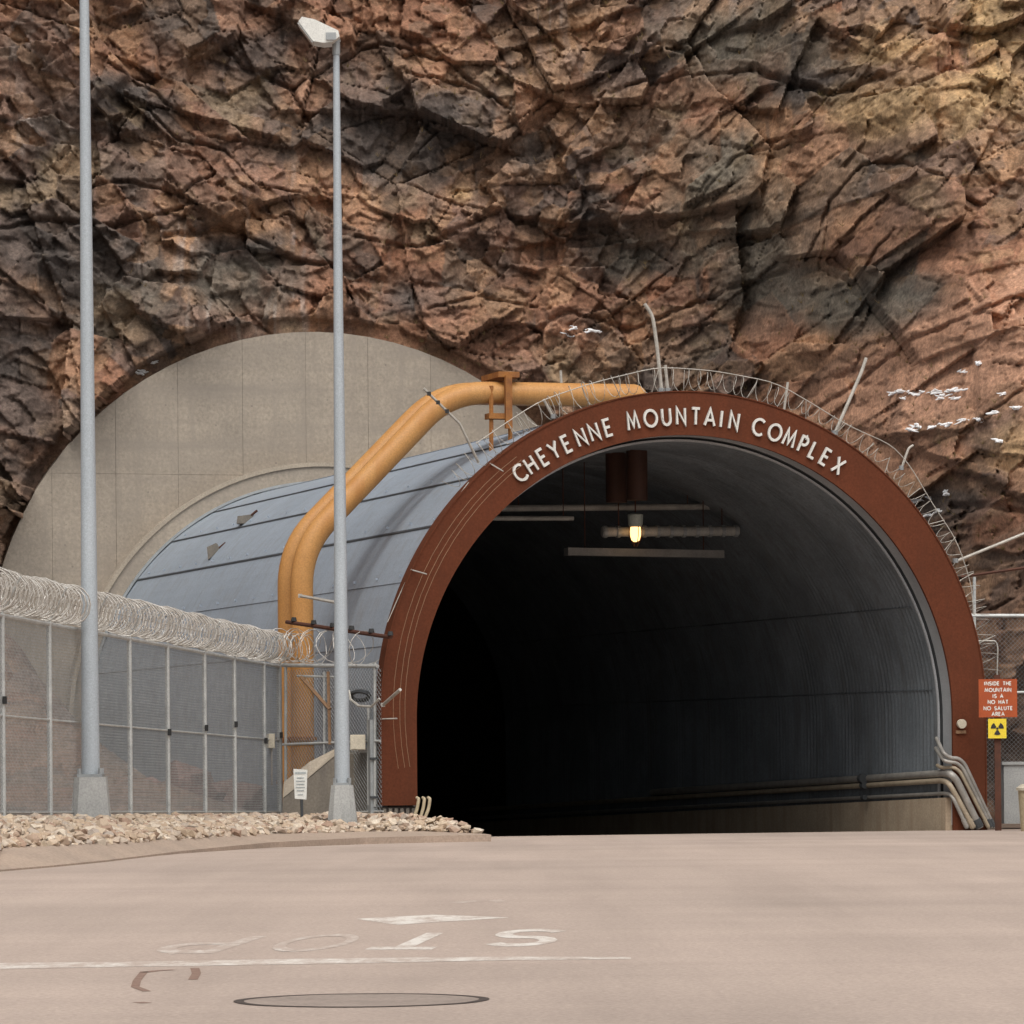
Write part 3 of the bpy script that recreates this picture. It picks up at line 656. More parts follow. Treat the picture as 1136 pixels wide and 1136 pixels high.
def flat_ring(r0, r1, z, nseg=64, w=None):
    m = MB(); vs_ = []
    for i in range(nseg):
        a = i * math.tau / nseg; j = 1 + 0.006 * math.sin(7 * a) 
        vs_ += [(mc.x + r0 * j * math.cos(a), mc.y + r0 * j * math.sin(a), z), (mc.x + r1 * j * math.cos(a), mc.y + r1 * j * math.sin(a), z)]
    return m.add(vs_, [(2 * i, 2 * i + 1, (2 * i + 3) % (2 * nseg), (2 * i + 2) % (2 * nseg)) for i in range(nseg)])
flat_ring(mr * 0.925, mr * 1.005, 0.003).build('frame', 'tar', mh)

# ------------------------------------------------------------------ headwall
def clip(poly, nx_, ny_, c):                         # keep the side where nx*x + ny*y <= c
    out = []
    for i, p in enumerate(poly):
        q = poly[(i + 1) % len(poly)]; dp, dq = nx_ * p[0] + ny_ * p[1] - c, nx_ * q[0] + ny_ * q[1] - c
        if dp <= 0: out.append(p)
        if dp * dq < 0: s = dp / (dp - dq); out.append((p[0] + s * (q[0] - p[0]), p[1] + s * (q[1] - p[1])))
    return out
def half_planes(cx, cz, R, lo, nseg):
    hp = []
    for i in range(nseg):
        a = math.radians(-90 + 180 * (i + 0.5) / nseg); hp.append((math.sin(a), math.cos(a), R * math.cos(math.radians(90 / nseg)) + math.sin(a) * cx + math.cos(a) * cz))
    hp += [(-1, 0, R - cx), (1, 0, R + cx), (0, -1, -lo)]
    return hp
hw = thing('concrete_headwall', W(0, T_HEAD, 0), 'large round-topped concrete headwall set into the cliff behind the steel tube', 'headwall')
OUT = half_planes(0, Z_HEAD, R_HEAD, -0.3, 40); HOLE = half_planes(0, ZC, 4.98, -1.0, 28)
fn_h = lambda x, y, d: W(x, T_HEAD + d, y)
cols = [-7.2, -5.6, -4.28, -2.98, -1.62, -0.28, 1.05, 2.4, 3.75, 5.1, 7.2]; rows = [-0.3, 2.2, 4.6, 6.98, 10.2]
for ci in range(len(cols) - 1):
    for ri in range(len(rows) - 1):
        gp = 0.0025 if True else 0
        cell = [(cols[ci] + gp, rows[ri] + gp), (cols[ci + 1] - gp, rows[ri] + gp), (cols[ci + 1] - gp, rows[ri + 1] - gp), (cols[ci] + gp, rows[ri + 1] - gp)]
        for h_ in OUT:
            cell = clip(cell, *h_)
            if len(cell) < 3: break
        if len(cell) < 3: continue
        mb = MB(); rem = cell
        jit = random.uniform(-0.004, 0.004)
        for h_ in HOLE:
            piece = clip(rem, -h_[0], -h_[1], -h_[2])
            if len(piece) >= 3: mb.prism(piece, fn_h, jit, 0.12)
            rem = clip(rem, *h_)
            if len(rem) < 3: break
        if mb.v: mb.build('panel', 'concrete', hw)
def arch_pts(R, zc, lo, nseg, half=True):
    return [(-R, lo)] + [(R * math.sin(math.radians(a)), zc + R * math.cos(math.radians(a))) for a in [-90 + 180 * i / nseg for i in range(nseg + 1)]] + [(R, lo)]
def arch_band(R0, zc0, R1, zc1, lo0, lo1, t0, t1, nseg=72, lo_r=None):
    """solid band between two arches, from t0 (front) to t1"""
    A, B = arch_pts(R0, zc0, lo0, nseg), arch_pts(R1, zc1, lo1, nseg)
    if lo_r is not None: A[-1] = (A[-1][0], lo_r); B[-1] = (B[-1][0], lo_r)
    m = MB(); k = len(A)
    m.add([W(x, t0, y) for x, y in A] + [W(x, t0, y) for x, y in B] + [W(x, t1, y) for x, y in A] + [W(x, t1, y) for x, y in B],
          [(i, i + 1, k + i + 1, k + i) for i in range(k - 1)] + [(2 * k + i, 2 * k + i + 1, 3 * k + i + 1, 3 * k + i) for i in range(k - 1)] +
          [(i, i + 1, 2 * k + i + 1, 2 * k + i) for i in range(k - 1)] + [(k + i, k + i + 1, 3 * k + i + 1, 3 * k + i) for i in range(k - 1)] +
          [(0, k, 3 * k, 2 * k), (k - 1, 2 * k - 1, 4 * k - 1, 3 * k - 1)])
    return m
# rim behind the panels (gives the wall its thickness)
arch_band(5.0, ZC, R_HEAD - 0.03, Z_HEAD, -0.3, -0.3, T_HEAD + 0.1, T_HEAD + 1.3).build('backing', 'concrete', hw)
col_ = arch_band(4.99, ZC, 5.36, ZC, -0.2, -0.2, T_HEAD - 0.42, T_HEAD + 0.02).build('collar', 'concrete', hw)
arch_band(5.30, ZC, 5.385, ZC, -0.2, -0.2, T_HEAD - 0.46, T_HEAD - 0.40).build('collar_edge', 'concrete_light', col_)
arch_band(4.955, ZC, 5.005, ZC, -0.2, -0.2, T_HEAD - 0.5, T_HEAD - 0.42).build('flashing', 'galvanized', hw)

# ------------------------------------------------------------------ steel tube of the tunnel
tube = thing('tunnel_tube', W(0, 0.2, 0), 'grey blue steel tube running from the rust red arch back to the concrete headwall', 'tunnel')
R_T = 4.93
SEAM = [-90, -77.6, -65.3, -53.0, -40.6, -28.2, -15.8, -3.4, 9.0, 21.4, 33.8, 46.2, 58.6, 71.0, 83.4, 90.01]
TS = [0.18, 7.6, 15.0, T_HEAD + 0.3]
for i in range(len(SEAM) - 1):
    for j in range(3):
        a0, a1 = SEAM[i], SEAM[i + 1]; m = MB(); na = 5; g_ = 0.012
        # each plate laps over the next: lower edge stands proud of the plate below it
        lowfirst = a0 < 0
        pts = []
        for q in range(na + 1):
            a = a0 + (a1 - a0) * q / na; f_ = q / na; lap = 0.014 * ((1 - f_) if lowfirst else f_)
            pts.append((R_T + lap, a))
        t0, t1 = TS[j] + g_ / 2, TS[j + 1] - g_ / 2
        vs_ = [polar(R, a, t0) for R, a in pts] + [polar(R, a, t1) for R, a in pts] + [polar(R_T - 0.03, a, t0) for R, a in pts] + [polar(R_T - 0.03, a, t1) for R, a in pts]
        k = na + 1
        fs = [(q, q + 1, k + q + 1, k + q) for q in range(na)] + [(2 * k + q, 2 * k + q + 1, 3 * k + q + 1, 3 * k + q) for q in range(na)]
        fs += [(0, k, 3 * k, 2 * k), (k - 1, 2 * k - 1, 4 * k - 1, 3 * k - 1)] + [(q, q + 1, 2 * k + q + 1, 2 * k + q) for q in range(na)] + [(k + q, k + q + 1, 3 * k + q + 1, 3 * k + q) for q in range(na)]
        m.add(vs_, fs).build('plate', 'tube_steel', tube)
for s in (-1, 1):                                     # upright sides below the arch centre
    for j in range(3):
        t0, t1 = TS[j] + 0.006, TS[j + 1] - 0.006
        MB().box((W(s * (R_T - 0.01), (t0 + t1) / 2, 0.9)), (0.05, t1 - t0, 1.94), ex=(ca, sa, 0), ey=(-sa, ca, 0)).build('plate', 'tube_steel', tube)
for i, a in enumerate((-53.0, -40.6, -28.2)):                     # dark grey lap angles that draw the seam lines
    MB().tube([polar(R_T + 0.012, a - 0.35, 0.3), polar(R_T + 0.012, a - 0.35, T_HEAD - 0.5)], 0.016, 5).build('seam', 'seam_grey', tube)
for a in (-53.0, -65.3, -40.6):                        # bolts along the seams
    for q in range(16): MB().box(polar(R_T + 0.03, a + 1.3, 0.9 + q * 1.35), (0.035, 0.035, 0.035)).build('bolt', 'tube_steel', tube)
# corrugated lining
t_c = np.arange(0.36, 24.0, 0.0217); R_L = 4.465
prof = [(-R_L, -1.3)] + [(R_L * math.sin(math.radians(a)), 1.73 + R_L * math.cos(math.radians(a))) for a in np.linspace(-90, 90, 49)] + [(R_L, -1.3)]
vv, ff = [], []; k = len(prof)
for i, t in enumerate(t_c):
    dr = 1 + 0.0055 * math.cos(t * math.tau / 0.15)
    for x, z in prof: vv.append(W(x * dr, t, 1.73 + (z - 1.73) * dr if z > 1.73 else z))
for i in range(len(t_c) - 1): ff += [(i * k + q, i * k + q + 1, (i + 1) * k + q + 1, (i + 1) * k + q) for q in range(k - 1)]
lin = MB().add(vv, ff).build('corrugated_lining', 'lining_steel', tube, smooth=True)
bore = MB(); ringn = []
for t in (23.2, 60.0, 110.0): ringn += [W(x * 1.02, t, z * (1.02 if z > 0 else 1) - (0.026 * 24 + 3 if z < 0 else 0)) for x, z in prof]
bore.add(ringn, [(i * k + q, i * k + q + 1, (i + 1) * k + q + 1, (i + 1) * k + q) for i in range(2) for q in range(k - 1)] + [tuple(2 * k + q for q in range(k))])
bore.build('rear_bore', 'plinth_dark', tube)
arch_band(4.502, 1.73, 4.55, 1.73, 0.0, 0.0, -0.058, 0.30).build('reveal', 'reveal_steel', tube, smooth=True)
arch_band(4.43, 1.73, 4.465, 1.73, 0.0, 0.0, 0.33, 0.37).build('lining_edge', 'reveal_steel', tube, smooth=True)
arch_band(4.49, 1.73, 4.9, 1.73, 0.0, 0.0, 0.36, 0.40).build('stop_plate', 'seam_dark', tube)
for a_ in (66, 84):                               # lap strips inside
    MB().tube([polar(R_L - 0.012, a_, 0.6, 1.73), polar(R_L - 0.012, a_, 24, 1.73)], 0.014, 5).build('lap_strip', 'lining_steel', tube)
tf = MB(); tf.add([W(-4.45, 0.05, -0.085), W(4.45, 0.05, -0.085), W(4.45, 60, -1.645), W(-4.45, 60, -1.645)], [(0, 1, 2, 3)])
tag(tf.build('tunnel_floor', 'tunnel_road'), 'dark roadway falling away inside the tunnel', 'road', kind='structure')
cb = MB(); cb.add([W(4.40, -0.02, -0.12), W(4.40, -0.02, 0.445), W(4.62, -0.02, 0.445), W(4.62, -0.02, -0.12), W(4.40, 40, -1.4), W(4.40, 40, -0.60), W(4.62, 40, -0.60), W(4.62, 40, -1.4)],
    [(0, 1, 2, 3), (4, 5, 6, 7), (0, 1, 5, 4), (1, 2, 6, 5), (2, 3, 7, 6), (0, 3, 7, 4)])
tag(cb.build('kerb_wall', 'curb_concrete'), 'low tan concrete kerb wall along the inside right of the tunnel', 'kerb')

# ------------------------------------------------------------------ rust red portal arch and its lettering
arch = thing('portal_arch', W(0, 0, 0), 'rust red arch ring with raised white lettering round the tunnel mouth', 'arch')
arch_band(4.50, 1.73, 5.060, ZC, 0.42, 0.42, -0.12, -0.06, 96, lo_r=-0.09).build('ring', 'rust_paint', arch, smooth=True)
arch_band(5.061, ZC, 5.080, ZC, 0.42, 0.42, -0.135, 0.19, 96, lo_r=-0.09).build('rim', 'rust_paint', arch, smooth=True)
def arc_letter(ch, px):
    R = 4.675; hgt = 0.255
    # angle along the arc from the place on the ring
    th = (px - 754.0) / 316.0; th = math.asin(max(-1, min(1, th))); th -= 0.022
    gw = G[ch][0] * 0.8
    rx, ry = math.cos(th), math.sin(th)               # local x (tangent) and y (radial) in the (u, z) plane
    def fn(x, y, d):
        lx = (x * 0.8 - gw / 2) * hgt; ly = (y - 0.5) * hgt
        u = R * math.sin(th) + lx * math.cos(th) + ly * math.sin(th); z = ZC + R * math.cos(th) - lx * math.sin(th) + ly * math.cos(th)
        return W(u, d, z)
    glyph(MB(), ch, fn, 0.165, -0.165, -0.119).build('letter', 'letter_white', arch)
LX = [('C', 97), ('H', 131), ('E', 167), ('Y', 203), ('E', 240), ('N', 284), ('N', 325), ('E', 366), ('M', 443), ('O', 498), ('U', 546), ('N', 591), ('T', 634), ('A', 675), ('I', 708), ('N', 745),
      ('C', 814), ('O', 865), ('M', 910), ('P', 952), ('L', 985), ('E', 1020), ('X', 1060)]
for ch, zx in LX:
    px = 540 + zx * 0.3697; arc_letter(ch, px - 5.5 * max(0, min(1, (850 - px) / 90)))
b0 = on_t(1066, 803, -0.15)
m = MB(); m.tube([b0, b0 + W(0, -0.06, 0) - W(0, 0, 0)], 0.075, 14).build('round_gauge', 'cream_paint', arch)
m = MB(); m.box(on_t(1066, 812, -0.135), (0.17, 0.03, 0.05), ex=(ca, sa, 0), ey=(-sa, ca, 0)).build('gauge_plate', 'brace_tan', arch)
pl = thing('arch_plinth', on_t(440, 912, 0.05), 'dark slatted plinth under the left foot of the red arch', 'plinth')
MB().box(W(-4.79, 0.12, 0.2), (0.60, 0.36, 0.40), ex=(ca, sa, 0), ey=(-sa, ca, 0)).build('block', 'plinth_dark', pl)
for q in range(6): MB().box(W(-5.02 + q * 0.093, -0.075, 0.21), (0.05, 0.025, 0.33), ex=(ca, sa, 0), ey=(-sa, ca, 0)).build('slat', 'concrete_wall', pl)
# grey steel jamb left of the arch
jb = thing('steel_jamb', on_t(415, 895, 0.1), 'narrow grey steel jamb column beside the left foot of the arch', 'column')
MB().box(W(-5.16, 0.12, 0.98), (0.11, 0.2, 1.55), ex=(ca, sa, 0), ey=(-sa, ca, 0)).build('column', 'galvanized', jb)
for z_ in (0.55, 1.15): MB().box(W(-5.16, 0.0, z_), (0.13, 0.05, 0.035), ex=(ca, sa, 0), ey=(-sa, ca, 0)).build('strap', 'seam_dark', jb)

# ------------------------------------------------------------------ yellow pipes over the tube
def yellow_pipe(pts2, t, r, label, drop_u):
    base = W(pts2[0][0], t, 0)
    th = thing('yellow_pipe', base, label, 'pipe', 'yellow pipes over the tube')
    path = [W(u, t, z) for u, z in pts2] + [W(drop_u, t, pts2[-1][1]), W(drop_u, t, 5.36)]
    fp = fillet(path, 0.62, 8)
    split = max(i for i, p in enumerate(fp) if p.z > 6.5)
    MB().tube(fp[:split + 1], r, 20, caps=True).build('pipe', 'yellow_paint', th, smooth=True)
    MB().tube(fp[split:], r * 0.94, 16).build('duct_inside', 'duct_brown', th, smooth=True)
    for z in (0.75, 1.45): MB().tube([W(pts2[0][0], t, z), W(pts2[0][0], t, z + 0.06)], r * 1.25, 20).build('flange', 'yellow_rust', th)
    return th
def px_u(px, py, t):
    p = on_t(px, py, t); return (ca * (p.x - C0) + sa * (p.y - C1), p.z)
T1, T2 = 2.7, 3.35
ub, _ = px_u(335, 700, T1)
d1_ = px_u(335, 608, T1); d2_ = px_u(499, 438, T1); d3_ = px_u(600, 437, T1)
yellow_pipe([(ub, 0.1), (ub, d1_[1]), (d2_[0], d3_[1]), (0.0, d3_[1])], T1, 0.185, 'nearer of the two fat yellow pipes climbing over the steel tube', 0.12)
ub2, _ = px_u(321, 700, T2); d1b = px_u(321, 608, T2); d2b = px_u(487, 438, T2); d3b = px_u(600, 438, T2)
yellow_pipe([(ub2, 0.1), (ub2, d1b[1]), (d2b[0], d3b[1]), (-0.2, d3b[1])], T2, 0.185, 'farther of the two fat yellow pipes, showing behind the nearer one', -0.02)
sp = thing('pipe_support', on_t(556, 500, T1), 'orange steel bracket holding the yellow pipes above the tube', 'bracket')
for px, y1 in ((545, 508), (566, 498)):
    a, b = on_t(px, 428, T1 - 0.15), on_t(px, y1, T1 - 0.15)
    MB().tube([a, b], 0.04, 6).build('leg', 'yellow_rust', sp)
MB().box(on_t(564, 446, T1 - 0.25), (0.11, 0.08, 0.86), ex=(ca, sa, 0), ey=(-sa, ca, 0)).build('strap', 'yellow_rust', sp)
MB().box(on_t(555, 418, T1 + 0.25), (0.36, 0.95, 0.09), ex=(ca, sa, 0), ey=(-sa, ca, 0)).build('top_plate', 'yellow_rust', sp)
MB().box(on_t(552, 462, T1 - 0.1), (0.36, 0.25, 0.09), ex=(ca, sa, 0), ey=(-sa, ca, 0)).build('saddle', 'yellow_rust', sp)

# small dark fixtures on the tube plates
for px, py, lab in ((237, 612, 'small brown triangular fitting low on the steel tube near the headwall'), (272, 576, 'small brown fitting near the crown of the tube by the headwall')):
    p = on_t(px, py, 16.3); q = thing('tube_fitting', p, lab, 'fitting')
    MB().prism([(-0.10, -0.16), (0.14, 0.02), (0.06, 0.16), (-0.12, 0.08)] if px < 250 else [(-0.16, -0.09), (0.18, -0.09), (0.16, 0.09), (-0.14, 0.05)], lambda x, y, d: p + Vector((ca * x, sa * x + d, y)), -0.16, 0.2).build('housing', 'concrete_wall', q)
    MB().tube([p + Vector((0.1, -0.1, 0.05)), p + Vector((0.24, -0.12, 0.16))], 0.025, 6).build('arm', 'rust_dark', q)

# ------------------------------------------------------------------ chain link fence along the bank
fen = thing('chain_link_fence', (FA.x, FA.y, FA.z), 'tall chain link security fence with grey posts along the stony bank', 'fence')
FH = 2.40
posts = [-44, 3, 55, 100, 144, 186, 227, 260, 293, 310]
PP = [fence_pt(p) for p in posts]
def upz(p, z): return Vector((p.x, p.y, p.z + z))
for i, p in enumerate(PP):
    r = 0.045 if i in (len(PP) - 1,) else 0.034
    MB().tube([upz(p, -0.3), upz(p, FH + 0.03)], r, 10).build('post', 'fence_steel', fen, smooth=True)
    if i % 2 == 1 or i > 4: MB().box(upz(p, 1.3 + 0.12 * math.sin(i * 2.1)) + Vector((0.03, -0.04, 0)), (0.05, 0.05, 0.09)).build('clip', 'black', fen)
for z in (FH, 1.22, 0.08):
    MB().tube([upz(PP[0], z), upz(PP[-1], z)], {FH: 0.026, 1.22: 0.014}.get(z, 0.01), 8).build('rail', 'fence_steel', fen, smooth=True)
def chain_link(A, B, zlo, zhi, parent, step=0.075, r=0.0032):
    m = MB(); d = B - A; L = Vector((d.x, d.y, 0)).length; hh = zhi - zlo
    def P(s, z): q = A + d * (s / L); return Vector((q.x, q.y, q.z + zlo + z))
    nrm = Vector((-d.y, d.x, 0)).normalized() * 0.004
    k = -hh
    while k < L:
        for sgn in (1, -1):
            s0, s1, z0, z1 = k, k + hh, (0 if sgn > 0 else hh), (hh if sgn > 0 else 0)
            if s0 < 0: z0 += sgn * (-s0); s0 = 0
            if s1 > L: z1 -= sgn * (s1 - L); s1 = L
            if s1 - s0 > 0.02: m.tube([P(s0, z0) + nrm * sgn, P(s1, z1) + nrm * sgn], r, 3, caps=False)
        k += step
    return m.build('chain_link', 'mesh_steel', parent)
for i in range(len(PP) - 1): chain_link(PP[i], PP[i + 1], 0.05, FH, fen)
def coil(A, B, r, pitch, wr, seed, wob=0.15, nseg=14, squash=1.0):
    R_ = random.Random(seed); d = B - A; L = d.length; ax = d.normalized(); s1 = Vector((-ax.y, ax.x, 0)).normalized(); s2 = ax.cross(s1) * -1
    if s2.z < 0: s2 = -s2
    path = []; nl = int(L / pitch); jit = [R_.uniform(-1, 1) for _ in range(nl + 2)]
    for i in range(nl * nseg + 1):
        a = i / nseg; k = int(a); f_ = a - k; j = jit[k] * (1 - f_) + jit[k + 1] * f_
        rr = r * (1 + wob * 0.6 * j); th = a * math.tau
        path.append(A + d * (a / nl) + s1 * rr * math.cos(th) + s2 * rr * squash * math.sin(th) + ax * (pitch * 2.2 * math.sin(th * 0.5 + j) * wob * 4) + Vector((0, 0, 0.05 * math.sin(k * 0.37 + seed) * r)))
    return MB().tube(path, wr, 4, caps=False)
rz = thing('razor_wire', (FA.x, FA.y, FA.z + FH), 'dense roll of razor wire along the top of the fence', 'razor wire')
cA, cB = upz(fence_pt(-50), FH + 0.29), upz(PP[-1], FH + 0.29)
coil(cA, cB, 0.245, 0.12, 0.0075, 1, 0.07).build('coil', 'razor_steel', rz)
coil(cA, cB, 0.215, 0.33, 0.0065, 2, 0.10).build('coil', 'razor_steel', rz)
for z in (0.06, 0.3, 0.5): MB().tube([upz(fence_pt(-50), FH + z), upz(PP[-1], FH + z)], 0.006, 4).build('strand', 'wire_pale', rz)
for i in range(1, len(PP)):                           # outrigger arms
    a = upz(PP[i], FH + 0.02); MB().tube([a, a + Vector((0.25, -0.22, 0.42))], 0.014, 6).build('arm', 'fence_steel', rz)

# return fence between corner post and arch, with its gate hardware
YG = 71.6
ret = thing('return_fence', at(313, 905, YG), 'short return of chain link fence between corner post and red arch', 'fence')
def gp(px, py, dy=0.0): return at(px, py, 72.0 - 2.25 * (px - 310) / 114.0 + dy)
for pts_, r_, m_name in (([(313, 738), (419, 739)], 0.032, 'fence_steel'), ([(330, 750), (372, 751)], 0.018, 'fence_steel'), ([(314, 826), (422, 822)], 0.022, 'fence_steel'), ([(316, 902), (425, 900)], 0.012, 'fence_steel')):
    MB().tube([gp(*p) for p in pts_], r_, 8).build('rail', m_name, ret, smooth=True)
for px, y0, y1 in ((317, 905, 735), (360, 905, 745), (409, 893, 782), (416, 895, 735)):
    MB().tube([gp(px, y0), gp(px, y1)], 0.024, 8).build('post', 'fence_steel', ret, smooth=True)
MB().tube([gp(334, 751, -0.05), gp(366, 787, -0.05)], 0.03, 6).build('brace', 'brace_tan', ret)
MB().tube([gp(364, 745, -0.05), gp(366, 826, -0.05)], 0.028, 6).build('gate_stile', 'brace_tan', ret)
A_, B_ = gp(316, 903, 0.02), gp(424, 901, 0.02); A_.z = B_.z = 0.22
chain_link(A_, B_, 0.0, 2.35, ret)
wbar = thing('wire_bar', gp(318, 690, -0.1), 'rusty bar with black insulator knobs beside the yellow pipes', 'bar')
MB().tube([gp(318, 690, -0.1), gp(434, 707, -0.1)], 0.032, 8).build('bar', 'rust_dark', wbar)
for px in (326, 348, 369, 390, 412, 433):
    py = 687 + (px - 318) * 0.147; MB().tube([gp(px, py - 3.5, -0.12), gp(px, py + 1, -0.12)], [0.035, 0.05], 8).build('insulator', 'black', wbar)
rz2 = thing('razor_wire', gp(314, 736), 'loose loops of razor wire between the corner post and the arch', 'razor wire')
coil(gp(312, 715), gp(404, 720), 0.25, 0.22, 0.0065, 5, 0.2).build('coil', 'razor_steel', rz2)
coil(gp(305, 718, -0.1), gp(345, 720, -0.1), 0.22, 0.12, 0.006, 6, 0.2).build('coil', 'razor_steel', rz2)
for (x0, y0, x1, y1, lab) in ((333, 661, 376, 669, 'pale angled fence arm in front of the yellow pipes'), (425, 782, 444, 765, 'pale angled fence arm beside the left foot of the arch')):
    q = thing('fence_arm', gp(x0, y0, -0.3), lab, 'bracket')
    MB().tube([gp(x0, y0, -0.3), gp(x1, y1, -0.5)], 0.026, 6).build('arm', 'wire_pale', q)
    MB().box(gp(x0, y0, -0.3), (0.06, 0.06, 0.06)).build('foot', 'wire_pale', q)
q = thing('wire_basket', gp(400, 775, -0.1), 'small dark wire spool hung on the fence left of the arch', 'spool')
MB().tube([gp(391 + 10 * math.cos(a), 772 + 5 * math.sin(a), -0.1) + Vector((0, 0.15 * math.sin(a), 0)) + Vector((0.12, 0, 0)) for a in [i * math.tau / 16 for i in range(16)]], 0.035, 6, closed=True).build('ring', 'seam_dark', q)
MB().tube([gp(387, 766, -0.2), gp(389, 776, -0.25), gp(398, 783, -0.25), gp(412, 784, -0.25), gp(421, 775, -0.2)], 0.02, 6).build('hook', 'wire_pale', q)

# wing wall
ww = MB()
def wp(px, py, t): return on_t(px, py, t)
t0 = 0.55
fr = [wp(313, 912, t0), wp(314, 886, t0), wp(343, 863, t0), wp(374, 837, t0), wp(413, 835, t0), wp(413, 912, t0)]
dz = 0.24
bk = [W(0.13, 0.45, 0) - W(0, 0, 0)]
bk = [p + bk[0] + Vector((0, 0, dz if 0 < i < 5 else 0)) for i, p in enumerate(fr)]
bk[3].z = bk[4].z = max(bk[3].z, fr[4].z) - 0.14
ww.add(fr + bk, [tuple(range(6)), tuple(range(11, 5, -1))] + [(i, (i + 1) % 6, (i + 1) % 6 + 6, i + 6) for i in range(6)])
wwo = thing('wing_wall', fr[0], 'low concrete wing wall with sloping pale top left of the arch', 'wall')
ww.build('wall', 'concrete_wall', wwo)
cp = MB(); off = Vector((0, -0.01, 0.012))
cp.add([fr[1] + off, fr[2] + off, fr[3] + off, bk[3] + off, bk[2] + off, bk[1] + off], [(0, 1, 4, 5), (1, 2, 3, 4)])
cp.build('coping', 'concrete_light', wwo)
for px, py, s, lab in ((397, 823.5, 1.0, 'cream electrical box on the fence between lamp post and red arch'), (300, 822, 0.62, 'small cream electrical box on the fence by the corner post')):
    c_ = gp(px, py, -0.25) if px > 350 else fence_pt(300) + Vector((0, -0.1, 0)); 
    if px < 350: c_.z = at(300, 822, c_.y).z
    q = thing('junction_box', c_, lab, 'box')
    MB().box(c_, (0.235 * s, 0.12, 0.235 if s == 1 else 0.23)).build('case', 'cream_paint', q)
    MB().box(c_ + Vector((0, -0.066, 0)), (0.215 * s, 0.012, 0.21)).build('door', 'cream_paint', q)
    MB().tube([c_ + Vector((0.02, 0, -0.1)), c_ + Vector((0.02, 0, -0.7 if s < 1 else -0.16))], 0.016, 6).build('conduit', 'conduit_grey', q)

# ------------------------------------------------------------------ lamp posts
def lamp_post(Y, bx, by_base, by_ped, bw, tw, top_py, r0, r1, label, head=None):
    b = at(bx, by_base, Y); zt = at(bx, by_ped, Y).z
    th = thing('lamp_post', b, label, 'lamp post', 'grey lamp posts on the bank')
    w0, w1 = bw * Y / F / 2, tw * Y / F / 2; m = MB()
    oct_ = lambda w, z: [Vector((b.x + w * x, b.y + w * y, z)) for x, y in ((-1, -.62), (-.62, -1), (.62, -1), (1, -.62), (1, .62), (.62, 1), (-.62, 1), (-1, .62))]
    m.add(oct_(w0, b.z - 0.35) + oct_(w0, b.z) + oct_(w1, zt), [tuple(range(8))] + [(i + 8 * k, (i + 1) % 8 + 8 * k, (i + 1) % 8 + 8 * k + 8, i + 8 * k + 8) for k in (0, 1) for i in range(8)] + [tuple(range(16, 24))])
    m.build('pedestal', 'concrete_grey', th)
    MB().box((b.x, b.y, zt + 0.02), (w1 * 1.6, w1 * 1.6, 0.035)).build('base_plate', 'galvanized', th)
    for sx in (-1, 1):
        for sy in (-1, 1):
            MB().tube([(b.x + sx * w1 * .66, b.y + sy * w1 * .66, zt + .03), (b.x + sx * w1 * .66, b.y + sy * w1 * .66, zt + .11)], 0.028, 6).build('bolt', 'galvanized', th)
    ztop = at(bx, top_py, Y).z
    MB().tube([(b.x, b.y, zt + .03), (b.x, b.y, zt + (ztop - zt) * .5), (b.x, b.y, ztop)], [r0, (r0 + r1) / 2, r1], 20).build('pole', 'pole_paint', th, smooth=True)
    top = Vector((b.x, b.y, ztop)); s = Y / F
    MB().tube([top - Vector((0, 0, 0.12)), top + Vector((0, 0, 0.12))], r1 * 1.25, 14).build('collar', 'galvanized', th)
    # floodlight box, tilted: profile in photo pixels relative to the pole top
    prof_ = [(-41, -26), (-37, -31), (-23, -28), (3, -15.5), (4.5, -9), (-3, -3), (-14, -2), (-25, -4)]
    hd = MB().prism([(x * s, -y * s) for x, y in prof_], lambda x, y, d: top + Vector((x, d, y)), -0.24, 0.24).build('luminaire', 'white_paint', th)
    MB().prism([(x * s, -y * s) for x, y in ((-40.5, -25.4), (-24.5, -3.6), (-26, -2.6), (-42.2, -24.6))], lambda x, y, d: top + Vector((x, d, y)), -0.2, 0.2).build('lens', 'lamp_glass', hd)
    MB().box(top + Vector((-5 * s, -0.25, 9 * s)), (11 * s, 0.03, 8 * s)).build('ballast_cover', 'galvanized', hd)
lamp_post(57.0, 101, 909, 862, 43, 35, -150, 0.117, 0.05, 'nearer and thicker lamp post on the bank at the left, its top out of view')
lamp_post(68.2, 380, 909, 871, 32, 24, 52, 0.118, 0.048, 'lamp post with white floodlight head standing before the yellow pipes')

# ------------------------------------------------------------------ wires and rods round the arch
aw = thing('arch_razor_wire', polar(5.1, 0, 0.1), 'stretched razor wire looping round the top edge of the red arch', 'razor wire')
R_ = random.Random(8); path = []
a0_, a1_ = -48, 83; loops = 62
for i in range(loops * 12 + 1):
    f_ = i / (loops * 12); a = a0_ + (a1_ - a0_) * f_; th = f_ * loops * math.tau
    k = 0.165 * (0.75 + 0.55 * math.sin(f_ * 23) ** 2 * 0.6 + 0.25 * math.sin(f_ * 7))
    path.append(polar(5.11 + 0.16 + k * math.cos(th), a + 0.5 * math.sin(th * .31), 0.05 + k * 0.9 * math.sin(th)))
MB().tube(path, 0.005, 4, caps=False).build('coil', 'wire_pale', aw)
def spans(pts, r, parent, name='strand'): MB().tube(pts, r, 5, caps=False).build(name, 'brace_tan' if name == 'face_strand' else 'wire_pale', parent)
top = [(486, 447), (508, 470), (532, 512)]
